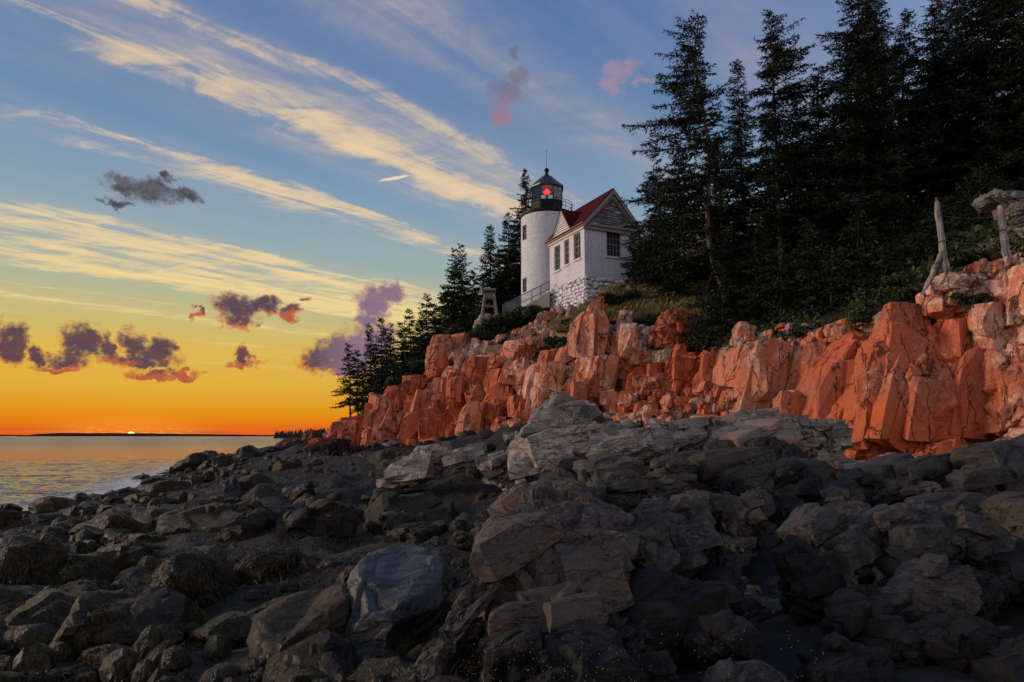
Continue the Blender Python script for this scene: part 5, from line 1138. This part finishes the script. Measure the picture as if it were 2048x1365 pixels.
# ------------------------------------------------------------------ old bell stand
BD = 51.0; bs = empty('bell_stand', P(979, 630, BD)); tag(bs, 'grey wooden bell stand with four slanted legs on a rock left of the lighthouse', 'stand'); bo = np.array(bs.location)
Bp = lambda px, py, dd=0.: P(px, py, BD + dd) - bo
legs = [((970, 588, -.4), (963, 634, -.7)), ((988, 588, -.4), (995, 632, -.7)), ((971, 588, .5), (966, 632, .9)), ((987, 588, .5), (992, 632, .9))]
for t0, t1 in legs: b = MB(); b.tube([Bp(*t0), Bp(*t1)], .085, 4); b.build('leg', M['wood'], bs)
a, c = Bp(965, 588, -.6), Bp(992, 584, .7)
b = MB(); b.box(a[0], c[0], a[1], c[1], c[2] - .16, c[2]); b.build('cap', M['wood'], bs)
a, c = Bp(972, 597.5, -.35), Bp(986, 588.5, .4); b = MB(); b.box(a[0], c[0], a[1], c[1], a[2], c[2] - .02); b.build('bell_housing', M['rail'], bs)
for (x0, x1, y, dd) in ((964, 994, 613.5, -.58), (965, 993, 613, .72)): b = MB(); b.tube([Bp(x0, y, dd), Bp(x1, y, dd)], .06, 4); b.build('cross_bar', M['wood'], bs)
for x in (966.5, 991.5): b = MB(); b.tube([Bp(x, 613.2, -.58), Bp(x, 613, .72)], .05, 4); b.build('side_bar', M['wood'], bs)
o = rock('boulder', [(946,658),(950,645),(960,634),(980,630),(998,630),(1006,640),(1012,662),(980,670)], 51.2, 'cliff', M['granite_pale'], k=.4, lv=5, joint=0); tag(o, 'pale squarish rock under the bell stand', 'boulder')

# ------------------------------------------------------------------ weathered poles, cairn and driftwood at the right edge
def pole(pts, d, r, label, point=False, d2=None):
    rg = np.random.RandomState(int(pts[0][0])); n = 12; p0 = P(*pts[0], d); p1 = P(*pts[1], d2 or d)
    base = np.array(p0); q = [(p1 - p0) * i / n + np.array([rg.normal() * .012, rg.normal() * .012, 0]) for i in range(n + 1)]
    rad = [r * (1.15 - .3 * i / n) * rg.uniform(.93, 1.07) for i in range(n + 1)]
    if point: rad[-1] = .01; rad[-2] = r * .75
    o = MB().tube(q, rad, 12).build('wooden_pole', M['log_pole'], None, base, smooth=True); tag(o, label, 'pole'); return o
pole([(1891, 545), (1872, 396)], 23.4, .11, 'weathered pointed grey pole standing on the cairn near the right edge', True)
pole([(1847, 590), (1887, 497)], 23.6, .085, 'broken grey pole leaning against the pointed one', d2=23.3)
pole([(2014, 522), (2001, 412)], 23.2, .12, 'flat-topped grey pole under the overhanging slab at the right edge')
def wire(a, c, da, dc, label):
    n = 10; p0, p1 = P(*a, da), P(*c, dc); pts = [(p1 - p0) * i / n - np.array([0, 0, .12 * math.sin(math.pi * i / n)]) for i in range(n + 1)]
    tag(MB().tube(pts, .007, 4).build('fence_wire', M['rail'], None, p0), label, 'wire')
wire((1874, 430), (2003, 432), 23.3, 23.1, 'upper thin wire strung between the two upright poles')
wire((1883, 480), (2008, 482), 23.3, 23.1, 'lower thin wire strung between the two upright poles')
def pile(zf, d, pts, m, label, **kw):
    if d > 24.2: c = np.mean(zf(pts), 0); d = on_ground(c[0], c[1], dflt=d) - .2
    o = rock('stone', zf(pts), d, 'cliff', M[m], k=.25, lv=4, joint=0, **kw); tag(o, label, 'stone', 'stones of the cairn and the bank behind it'); return o
pile(Z4, 23.0, [(985,445),(1010,400),(1060,385),(1090,405),(1090,440),(1030,460)], 'granite_pale', 'rounded grey stone on top of the cairn at the foot of the pointed pole')
pile(Z4, 23.0, [(955,490),(965,465),(1060,450),(1130,443),(1132,462),(1030,480)], 'granite', 'long flat orange stone under the rounded one on the cairn')
pile(Z4, 22.9, [(1050,500),(1060,478),(1130,460),(1150,475),(1120,495)], 'granite', 'flat orange stone second from the top of the cairn')
pile(Z4, 22.8, [(1060,530),(1070,500),(1130,495),(1130,520),(1090,540)], 'granite', 'small squared orange stone low in the cairn')
pile(Z4, 23.2, [(1085,440),(1090,390),(1130,390),(1160,430),(1150,450),(1110,450)], 'granite_pale', 'upright pink stone right of the rounded cairn stone')
pile(Z4, 23.2, [(1140,440),(1150,395),(1190,400),(1230,410),(1250,420),(1200,445)], 'granite_pale', 'leaning pink stone at the right end of the cairn')
pile(Z4, 24, [(1215,400),(1240,360),(1300,340),(1330,360),(1320,400),(1260,420)], 'granite_red', 'dark red stone at the foot of the flat-topped pole')
pile(Z4, 24, [(1310,370),(1330,335),(1390,320),(1440,330),(1440,380),(1360,390)], 'granite_pale', 'pale stone right of the flat-topped pole at the picture edge')
pile(Z4, 24.4, [(1225,330),(1245,300),(1290,310),(1295,335),(1250,345)], 'granite_red', 'small red stone left of the flat-topped pole')
pile(Z4, 26, [(1045,150),(1070,125),(1130,110),(1140,130),(1110,170),(1090,200),(1075,180)], 'granite_pale', 'jagged pale rock in the bank between the two upright poles')
pile(Z4, 26, [(1130,235),(1150,212),(1180,210),(1200,230),(1170,250)], 'stone_white', 'white stone in the dark bank between the two upright poles')
pile(Z4, 26, [(1205,220),(1220,205),(1270,200),(1265,218),(1215,226)], 'granite_pale', 'thin pale slab in the dark bank left of the flat-topped pole')
pile(Z4, 26.4, [(1180,172),(1250,155),(1270,160),(1215,180)], 'granite_pale', 'narrow pale slab under the overhanging slab in the dark bank')
pile(Z4, 30, [(530,235),(570,205),(620,190),(630,200),(600,230),(550,245)], 'granite_pale', 'pale rock showing under the spruces left of the pointed pole')
pile(Z4, 28, [(740,345),(770,335),(835,345),(830,362),(760,362)], 'granite_pale', 'small pale rock low under the spruces left of the leaning pole')
o = rock('rock_slab', Z4([(1205,40),(1240,12),(1290,15),(1330,30),(1407,28),(1700,20),(1750,260),(1500,230),(1380,165),(1330,140),(1290,80),(1240,70)]), 23.8, 'grey', M['grey'], k=.5, thick=1.0, joint=0, box=3, lv=6); tag(o, 'overhanging pinkish-grey slab jutting from the bank at the right edge', 'rock')

# ------------------------------------------------------------------ spruces
def leaf_mat(name, c1, c2, c3):
    m, t = mat(name); n = t.noise(t.pos, .9, 4., .6); n2 = t.noise(t.pos, 9., 3., .6)
    col = t.mix(t.step(n, .36, .64), c1, c2); col = t.mix(t.step(n2, .5, .72) * .6, col, c3); col = t.mix(t.rnd * .5, col, c1)
    finish(t, col, .62, None, .25); return m
M['needle'] = leaf_mat('spruce_needles', (.010, .016, .008), (.019, .028, .011), (.036, .043, .014))
M['bark'] = simple('spruce_bark', (.085, .062, .048), (.035, .028, .024), 3., .95, .8, .03, stretch=(3, 3, 1), world_space=True)
M['bark_pale'] = simple('pale_bark', (.20, .15, .115), (.08, .06, .048), 2., .9, .8, .03, stretch=(3, 3, 1), world_space=True)
def spruce(base, topp, rad, seed, label, dens=1., bare=.06, sparse=0., fine=1., bark='bark', droop=.25, curve=0., name='spruce_tree', group='spruces around the lighthouse', lop=None, shape=.8):
    rg = np.random.RandomState(seed); base = np.array(base, float); top = np.array(topp, float) - base; h = np.linalg.norm(top)
    side = np.array([rg.normal(), rg.normal(), 0]) * .015 * h + np.array([curve, 0, 0])
    ax = lambda t: top * t + side * math.sin(math.pi * t) + side * .4 * math.sin(2.7 * math.pi * t)
    root = empty(name, base); tag(root, label, 'tree', group)
    tb = MB(); r0 = .0075 * h + .045; n = 14
    tb.tube([ax(i / n) for i in range(n + 1)], [max(r0 * (1 - i / n) ** .9, .012) * (1.25 if i == 0 else 1) for i in range(n + 1)], 7)
    S = []; E_ = []; W = []
    z = bare; step = .31 / h / dens
    while z < .995:
        t = z; nb = rg.randint(6, 9) if t < .9 else rg.randint(4, 6)
        if rg.rand() < sparse: z += step; continue
        for _ in range(nb):
            a = rg.rand() * 2 * math.pi; L = rad * ((1 - t) ** shape) * rg.uniform(.45, 1.2) + .12
            if t < .25: L *= rg.uniform(.6, 1.05)
            if lop is not None: L *= 1 + .45 * math.cos(a - lop)
            if rg.rand() < .12: L *= 1.35
            dh = np.array([math.cos(a), math.sin(a), 0]); e0 = np.interp(t, [0, .5, .85, 1], [-.12, .05, .35, 1.0]) + rg.normal() * .12
            ns = max(4, int(L / (.125 * fine))); s = (np.arange(ns) + .6 + rg.rand(ns) * .4) / ns; s = np.clip(s, .08, 1)
            p0 = ax(t + rg.uniform(-.4, .4) * step)
            zz = e0 * s * L - droop * L * s ** 2 + .16 * L * s ** 3
            pts = p0 + dh * (s * L)[:, None] + np.stack([np.zeros(ns), np.zeros(ns), zz], 1)
            if L > .9 and h > 7: tb.tube([p0, pts[ns // 2], pts[-1]], [.010 + .012 * L, .008 + .007 * L, .006], 3, cap=False)
            sd_ = np.array([-dh[1], dh[0], 0])
            for sg in (-1, 1):
                tlen = np.clip((.12 + .30 * L * (1 - s) ** .7 * (s > .12)) * rg.uniform(.5, 1.25, ns), .1, .85)
                d = dh * rg.uniform(.4, .9, ns)[:, None] + sd_ * sg * rg.uniform(.5, 1., ns)[:, None] + np.stack([rg.normal(size=ns) * .15, rg.normal(size=ns) * .15, rg.uniform(-.55, .15, ns)], 1)
                d /= np.linalg.norm(d, axis=1)[:, None]
                m_ = np.maximum(1, np.ceil(tlen / (.15 * fine))).astype(int)
                for j in range(int(m_.max())):
                    k = m_ > j
                    if not k.any(): continue
                    st = pts[k] + d[k] * (tlen[k] * j / m_[k])[:, None] + rg.normal(size=(k.sum(), 3)) * .02
                    dd = d[k] + rg.normal(size=(k.sum(), 3)) * .42; dd /= np.linalg.norm(dd, axis=1)[:, None]
                    S.append(st); E_.append(st + dd * (.25 * fine * rg.uniform(.7, 1.3, k.sum()))[:, None]); W.append(.047 * fine * rg.uniform(.7, 1.35, k.sum()))
            tip = pts[-1:]; S.append(tip); E_.append(tip + dh * .2 * fine + np.array([[0, 0, .06]])); W.append(np.array([.05 * fine]))
        z += step * rg.uniform(.7, 1.3)
    S.append(np.array([ax(.97)])); E_.append(np.array([ax(1.0) + np.array([0, 0, .1])])); W.append(np.array([.05]))
    S = np.concatenate(S); E_ = np.concatenate(E_); W = np.concatenate(W)
    d = E_ - S; r = rg.normal(size=S.shape) * .6 + np.array([0, 0, .8]); sv = np.cross(d, r); sv /= np.linalg.norm(sv, axis=1)[:, None] + 1e-9; sv *= W[:, None]
    V = np.stack([S - sv, S + sv, E_], 1).reshape(-1, 3); F = np.arange(len(V)).reshape(-1, 3)
    tb.build('trunk', M[bark], root, smooth=True); mk('crown', V, F, M['needle'], root)
    TRIS[0] += len(F)
    return root
def sp(tx, ty, bx, by, d, rad, label, **kw):
    s = kw.pop('seed', int(tx * 7 + ty)); b = P(bx, by, d); b[2] = gz(b[0], b[1]) - .1 if kw.pop('snap', True) else b[2]
    return spruce(b, P(tx, ty, d + kw.pop('dlean', 0)), rad, s, label, **kw)
far = dict(fine=.88)
G1 = 'spruces on the slope left of the lighthouse'
L_ = [(700,688,702,842,62,2.4,'thin bare-stemmed spruce standing alone at the seaward end of the wood',dict(bare=.26,sparse=.1,dens=1.0)),
 (716,703,718,845,64,1.3,'short thin spruce just right of the lone bare-stemmed one',dict(bare=.15,dens=.9)),
 (737,648,742,848,60,2.3,'pointed spruce first of the dense row left of the lighthouse',{}),
 (763,636,766,845,60.5,2.3,'pointed spruce second of the dense row left of the lighthouse',{}),
 (784,651,786,835,62,2.1,'shorter spruce third of the dense row left of the lighthouse',{}),
 (800,646,806,830,60,2.4,'spruce fourth of the dense row, close beside a taller one',{}),
 (819,616,823,820,60.5,2.5,'spruce fifth of the dense row, taller than its left neighbours',{}),
 (852,585,856,800,60,2.8,'tall spruce in the middle of the slope left of the lighthouse',{}),
 (868,606,872,790,62,2.5,'spruce just right of the tall one in the middle of the slope',{}),
 (886,572,890,780,60,2.7,'spruce left of the twin-topped pair on the slope',{}),
 (908,500,910,760,61,2.9,'left one of the twin-topped pair of tall spruces',{}),
 (922,490,924,750,60,2.9,'right one of the twin-topped pair of tall spruces',{}),
 (946,545,948,730,62,2.6,'lower spruce in the gap right of the twin-topped pair',{}),
 (978,451,980,715,60,3.0,'tall spruce behind the bell stand',{}),
 (1000,500,1002,700,62,2.6,'shorter spruce right behind the bell stand spruce',{}),
 (1014,424,1018,690,60,3.0,'tall spruce second from the lighthouse tower',{}),
 (1045,338,1047,680,60,3.3,'tallest spruce, directly left behind the lighthouse tower',{}),
 (1034,440,1036,680,62,2.8,'spruce hidden in front of the tallest one beside the tower',{}),
 (832,680,835,820,57,1.9,'young spruce low on the slope above the leftmost cliff rocks',{}),
 (870,670,872,790,57,2.0,'young spruce low on the slope above the tall red block',{}),
 (915,640,916,760,57,2.2,'young spruce low on the slope left of the bell stand',{}),
 (790,720,792,840,57,1.8,'small spruce at the lower edge of the dense row',{}),
 (752,730,754,850,57.5,1.8,'small spruce lowest on the slope near the lone thin one',{}),
 (960,600,962,720,58,2.2,'dark spruce close behind the bell stand',{}),
 (775,690,777,840,59,2.0,'low spruce between the second and third of the dense row',{}),
 (808,690,810,830,58.5,2.0,'low spruce at the foot of the fourth and fifth of the dense row',{}),
 (838,640,840,810,59,2.2,'spruce between the fifth of the row and the tall one mid-slope',{}),
 (898,620,900,780,58.5,2.2,'low spruce under the twin-topped pair',{}),
 (935,600,937,750,59,2.3,'low spruce right under the twin-topped pair',{}),
 (990,560,992,715,61,2.4,'low spruce filling behind the bell stand',{}),
 (726,720,728,850,61,1.7,'small spruce between the short thin one and the first of the row',{}),
 (1070,520,1070,660,59,2.4,'spruce behind the foot of the tower',{})]
for tx, ty, bx, by, d, rad, lab, kw in L_: sp(tx, ty, bx, by, d, rad * .82, lab, **{**far, 'group': G1, 'shape': .95, **kw})
G2 = 'spruces on the hillside right of the lighthouse'
R_ = [(1412,30,1478,600,36,3.6,'very tall leaning spruce with bare curved trunk right of the house',dict(bare=.22,sparse=.12,dens=.85,curve=-.9,bark='bark_pale',lop=2.8,shape=.55)),
 (1540,14,1566,600,37,3.5,'very tall spruce with thin top, second from the house',dict(bare=.18,sparse=.12,dens=.85,lop=.4,shape=.6)),
 (1705,-40,1720,640,36,4.0,'huge dense spruce in the middle of the hillside cut by the picture top',dict(shape=.7)),
 (1745,-30,1752,640,39,3.0,'slim spruce close right behind the huge dense one',{}),
 (1812,20,1812,600,38,2.8,'thin open spruce with gaps above the pale birch trunk',dict(sparse=.06,bare=.2)),
 (1868,-20,1865,600,37,2.8,'open spruce right of the pale birch trunk',dict(sparse=.06,bare=.15)),
 (1915,-60,1910,580,40,3.4,'dark spruce behind the pointed pole',{}),
 (1990,-120,1985,560,36,4.2,'massive dark spruce near the right edge',dict(shape=.6)),
 (2060,-140,2055,540,34,4.0,'massive dark spruce cut by the right edge',dict(shape=.6)),
 (1640,150,1648,640,38,2.8,'medium spruce between the second tall one and the huge dense one',{}),
 (1470,120,1490,600,41,2.4,'spruce showing between the leaning one and the thin-topped one',{}),
 (1310,296,1330,590,43,2.0,'slender spruce nearest the house roof',dict(sparse=.1,lop=3.0)),
 (1352,290,1366,600,41,2.2,'spruce behind the slender one by the house',dict(lop=3.1)),
 (1590,200,1600,620,41,2.6,'dark spruce behind the thin-topped tall one',{}),
 (1268,470,1272,565,45,1.5,'bushy young spruce hiding the right corner of the house',dict(bare=.02,shape=.6)),
 (1300,440,1306,560,44.5,2.0,'bushy spruce in front of the red roof',dict(bare=.02,shape=.6)),
 (1350,430,1360,565,44.5,2.4,'low bushy spruce above the grass beside the house',dict(bare=.02)),
 (1405,420,1412,585,42,2.5,'bushy spruce at the foot of the leaning one',dict(bare=.02)),
 (1450,470,1452,670,35,2.2,'low spruce above the big red boulder',dict(bare=.02)),
 (1505,430,1508,670,34.5,2.4,'low dark spruce second right of the big red boulder',dict(bare=.02)),
 (1560,480,1562,680,33,2.2,'low dark spruce above the orange wall',dict(bare=.02)),
 (1612,440,1616,670,33.5,2.4,'dark spruce third along the top of the orange wall',dict(bare=.02)),
 (1665,500,1668,675,31,2.0,'small spruce on the edge of the orange wall',dict(bare=.02)),
 (1715,430,1718,660,32,2.4,'spruce fifth along the top of the orange wall',dict(bare=.02)),
 (1765,500,1768,650,30,2.0,'small spruce sixth along the top of the orange wall',dict(bare=.02)),
 (1810,470,1812,640,30.5,2.0,'small spruce just left of the leaning pole',dict(bare=.02)),
 (1690,300,1700,620,40,3.2,'dark spruce filling the middle of the hillside',{}),
 (1760,280,1765,610,42,3.2,'dark spruce behind the pale birch trunk',{}),
 (1850,260,1850,580,41,3.2,'dark spruce filling behind the pointed pole',{}),
 (1930,240,1930,540,40,3.4,'dark spruce filling behind the overhanging slab',{}),
 (2020,200,2020,520,38,3.6,'dark spruce filling above the overhanging slab',{}),
 (1540,300,1550,620,42,2.8,'dark spruce deep between the two tall ones',{}),
 (1440,330,1450,620,42,2.6,'dark spruce deep behind the leaning one',{}),
 (1885,400,1888,540,30,1.9,'small dark spruce right behind the pointed pole',dict(bare=.02)),
 (1960,330,1962,500,31,2.2,'small dark spruce behind the gap between the poles',dict(bare=.02))]
for tx, ty, bx, by, d, rad, lab, kw in R_: sp(tx, ty, bx, by, d, rad, lab, **{'fine': .84, 'group': G2, **kw})
# dead pale stem
bt = P(1808, 430, 37); b = MB(); tpts = [P(1808, 430, 37) - bt, P(1800, 380, 37) - bt, P(1795, 320, 37) - bt, P(1788, 262, 37) - bt, P(1787, 200, 37.2) - bt]
birch = empty('birch_tree', bt); tag(birch, 'pale thin birch trunk standing out among the dark spruces', 'tree'); b.tube(tpts, [.13, .115, .10, .085, .05], 8).build('trunk', M['bark_pale'], birch, smooth=True)
b = MB()
for i in range(7): t = .35 + .09 * i; q = tpts[3] * t * 1.05; a = i * 2.1; b.tube([q, q + np.array([math.cos(a) * .7, math.sin(a) * .7, .25])], [.02, .006], 4)
b.build('branch', M['bark_pale'], birch)

# ------------------------------------------------------------------ shrubs and grass
M['shrub'] = leaf_mat('shrub_leaves', (.022, .034, .010), (.040, .056, .015), (.08, .08, .022))
M['grass'] = leaf_mat('dry_grass', (.24, .18, .07), (.13, .13, .045), (.32, .21, .09))
M['stem'] = simple('shrub_stem', (.05, .04, .03), (.03, .025, .02), 5., .9, .3, .01)
def shrub(px, py, d, rx, rz, n, label, seed, m='shrub', size=.10, name='shrub'):
    rg = np.random.RandomState(seed); c = P(px, py, d); base = np.array([c[0], c[1], c[2] - rz * .75])
    lob = [(rg.normal(size=3) * np.array([rx * .5, rx * .4, rz * .35]) + c - base, rg.uniform(.45, .75)) for _ in range(9)]
    k = rg.randint(9, size=n); dirn = rg.normal(size=(n, 3)); dirn /= np.linalg.norm(dirn, axis=1)[:, None]; rr = rg.rand(n) ** .35
    C = np.stack([lob[i][0] for i in k]) + dirn * rr[:, None] * np.stack([np.array([rx, rx * .8, rz]) * lob[i][1] for i in k]) * .75
    a = rg.normal(size=(n, 3)); a /= np.linalg.norm(a, axis=1)[:, None]; b_ = np.cross(a, rg.normal(size=(n, 3))); b_ /= np.linalg.norm(b_, axis=1)[:, None]
    s = (size * rg.uniform(.6, 1.4, n))[:, None]
    V = np.stack([C - a * s, C + b_ * s * .5, C + a * s, C - b_ * s * .5], 1).reshape(-1, 3)
    root = empty(name, base); tag(root, label, 'shrub', 'shrubs on the slope'); mk('foliage', V, np.arange(len(V)).reshape(-1, 4), M[m], root)
    b = MB()
    for i in range(5): b.tube([(rg.normal() * .1, rg.normal() * .1, -.15), lob[i][0]], [.03, .012], 4)
    b.build('stem', M['stem'], root)
for i, a in enumerate([(1038,628,49.4,1.6,.8,'green bush in front of the walkway railing'), (1074,628,48.6,1.1,.7,'green bush against the left foot of the house'), (1000,650,49.6,1.2,.7,'bush right of the rock under the bell stand'),
    (965,672,49.8,1.4,.7,'low bush below the bell stand'), (920,665,50.8,1.0,.7,'bush left of the bell stand on top of the tall red block'), (1010,690,48,1.4,.6,'low dark bush on the slope between rubble and bell stand'),
    (1150,655,44.6,1.0,.5,'dark bush on the bare patch below the near corner of the house'), (1120,685,44,1.2,.6,'dark bush in the hollow left of the orange pinnacles'), (1095,710,43,.9,.6,'small dark bush under the one in the hollow'), (850,735,54.5,1.4,.8,'green bush left of the tall red block'),
    (810,765,55.6,1.4,.7,'green bush along the upper edge of the red rocks'), (780,785,56.5,1.0,.5,'leftmost green bush above the red rocks'), (1240,600,43,1.0,.5,'low dark bush at the right foot of the house'),
    (1270,645,40,1.1,.4,'dark bush between pinnacle and big red boulder'), (1430,690,35.6,1.3,.8,'dark bush in the gap right of the big red boulder'), (1330,640,39.6,1.0,.4,'dark bush behind the big red boulder'),
    (1840,590,25.6,.7,.35,'low green bush at the foot of the leaning pole'), (1815,600,27.2,1.2,.5,'dark bush on the bank left of the leaning pole'), (1770,610,28,1.2,.5,'wide dark bush behind the edge of the orange wall'), (1855,560,27.6,1.0,.5,'dark bush behind the leaning pole'), (1925,520,26.4,.9,.35,'low dark bush on the bank between the two upright poles'), (1940,600,22.7,.45,.22,'tuft of green on the rock below the cairn'), (1500,700,31.4,.9,.35,'low bush on the first rocks of the orange wall'),
    (1720,645,27.2,1.1,.4,'low bush on the edge of the orange wall'), (1790,625,26.2,1.0,.4,'low bush on the edge of the wall near the leaning pole'), (1600,665,29,1.2,.4,'low bush hanging at the lip of the orange wall')]):
    shrub(*a[:5], 2600, a[5], 40 + i, size=.11 if a[2] > 40 else .08)
def grass(poly, n, ln, seed, name, label):
    rg = np.random.RandomState(seed); Q = np.array([P(*q)[:2] for q in poly]); got = []
    while len(got) < n:
        c = Q.min(0) + rg.rand(2) * np.ptp(Q, axis=0)
        if inside(c, Q): got.append(c)
    got = np.array(got); z = np.concatenate([ground_z(c) for c in np.array_split(got, 20)]); p = np.column_stack([got, z]); p[:, 2] += fbm(p * .35, 4, 5) * .28 + fbm(p * 1.3, 2, 9) * .10 - .03
    L = ln * rg.uniform(.5, 1.4, n)[:, None]; lean = np.column_stack([rg.normal(size=n) * .35, rg.normal(size=n) * .35, np.ones(n)]); a = rg.rand(n) * 6.28; sd_ = np.column_stack([np.cos(a), np.sin(a), np.zeros(n)]) * .014
    V = np.stack([p - sd_, p + sd_, p + lean * L * [[.35, .35, .62]] + sd_ * .7, p + lean * L], 1).reshape(-1, 3); i = np.arange(n) * 4
    tag(mk(name, V, np.concatenate([np.stack([i, i + 1, i + 2], 1), np.stack([i, i + 2, i + 3], 1)]), M['grass']), label, None, None, 'stuff')
grass([(1170,600,45),(1250,575,47),(1330,570,45),(1410,560,43),(1420,640,37.5),(1330,640,39),(1200,640,42)], 24000, .42, 1, 'grass', 'tawny grass on the slope right of the house')
grass([(1090,640,48),(1170,610,45.6),(1215,620,43.6),(1180,670,43),(1110,690,44.6)], 9000, .34, 6, 'corner_grass', 'grass below the near corner of the white house')
grass([(960,700,48.6),(1000,640,50.5),(1090,640,49.6),(1080,690,46.5),(1000,705,47)], 9000, .35, 2, 'slope_grass', 'grass on the slope left below the house')
grass([(1840,560,26),(1900,520,27),(2048,470,27),(2048,540,24),(1930,560,24.5)], 5000, .22, 3, 'bank_grass', 'thin grass on the dark bank behind the poles')

def undergrowth():
    rg = np.random.RandomState(31); got = []
    while len(got) < 36000:
        px = rg.uniform(1180, 2150); y = rg.uniform(24, 52); D0 = float(np.interp(px, [q[0] for q in LINE], [q[1] for q in LINE]))
        if y < D0 + .3 or (px < 1430 and y < 46): continue
        got.append(((px - 1024) / 1378 * y, y))
    g = np.array(got); z = np.concatenate([ground_z(c) for c in np.array_split(g, 30)]); p = np.column_stack([g, z]); p[:, 2] += fbm(p * .35, 4, 5) * .28 + rg.rand(len(p)) ** 2 * .5
    keep = vnoise(p * .7, 5) > -.3; p = p[keep]; n = len(p)
    a = rg.normal(size=(n, 3)); a /= np.linalg.norm(a, axis=1)[:, None]; b_ = np.cross(a, rg.normal(size=(n, 3))); b_ /= np.linalg.norm(b_, axis=1)[:, None]; s = rg.uniform(.06, .2, n)[:, None]
    V = np.stack([p - a * s, p + b_ * s * .45, p + a * s, p - b_ * s * .45], 1).reshape(-1, 3)
    tag(mk('undergrowth', V, np.arange(len(V)).reshape(-1, 4), M['shrub']), 'low dark undergrowth covering the ground under the spruces', None, None, 'stuff')
undergrowth()

# ------------------------------------------------------------------ small pale seed heads in the clefts of the near ledge
M['seed'] = simple('pale_seed_head', (.42, .39, .35), (.28, .26, .22), 30., .8, .1, .003)
def seeds():
    rg = np.random.RandomState(9); b = MB(); st = MB(); root = empty('seed_heads', P(1120, 1400, 5.4)); o = np.array(root.location)
    for i in range(230):
        if rg.rand() < .75: px = rg.uniform(930, 1290); py = 1365 - abs(rg.normal()) * 48; d = rg.uniform(4.9, 5.7)
        elif rg.rand() < .6: px = rg.uniform(1180, 1500); py = rg.uniform(1255, 1365); d = rg.uniform(5.0, 5.8)
        else: px = rg.uniform(1560, 1660); py = rg.uniform(1250, 1365); d = rg.uniform(5.2, 6)
        c = P(px, py, d) - o; r = rg.uniform(.0015, .0036)
        b.lathe([(r * .3, c[2] - r), (r, c[2]), (r * .3, c[2] + r)], 5, (c[0], c[1])); st.tube([c - np.array([rg.normal() * .02, rg.normal() * .02, rg.uniform(.04, .09)]), c], .0006, 3, cap=False)
    tag(root, 'tiny white seed heads on thin stems low in front of the near ledge', None, None, 'stuff')
    tag(b.build('seed_head', M['seed'], root), kind='stuff'); tag(st.build('stem', M['weed'], root), kind='stuff')
seeds()
print('TRIS', TRIS, 'ROCKS', NROCK)
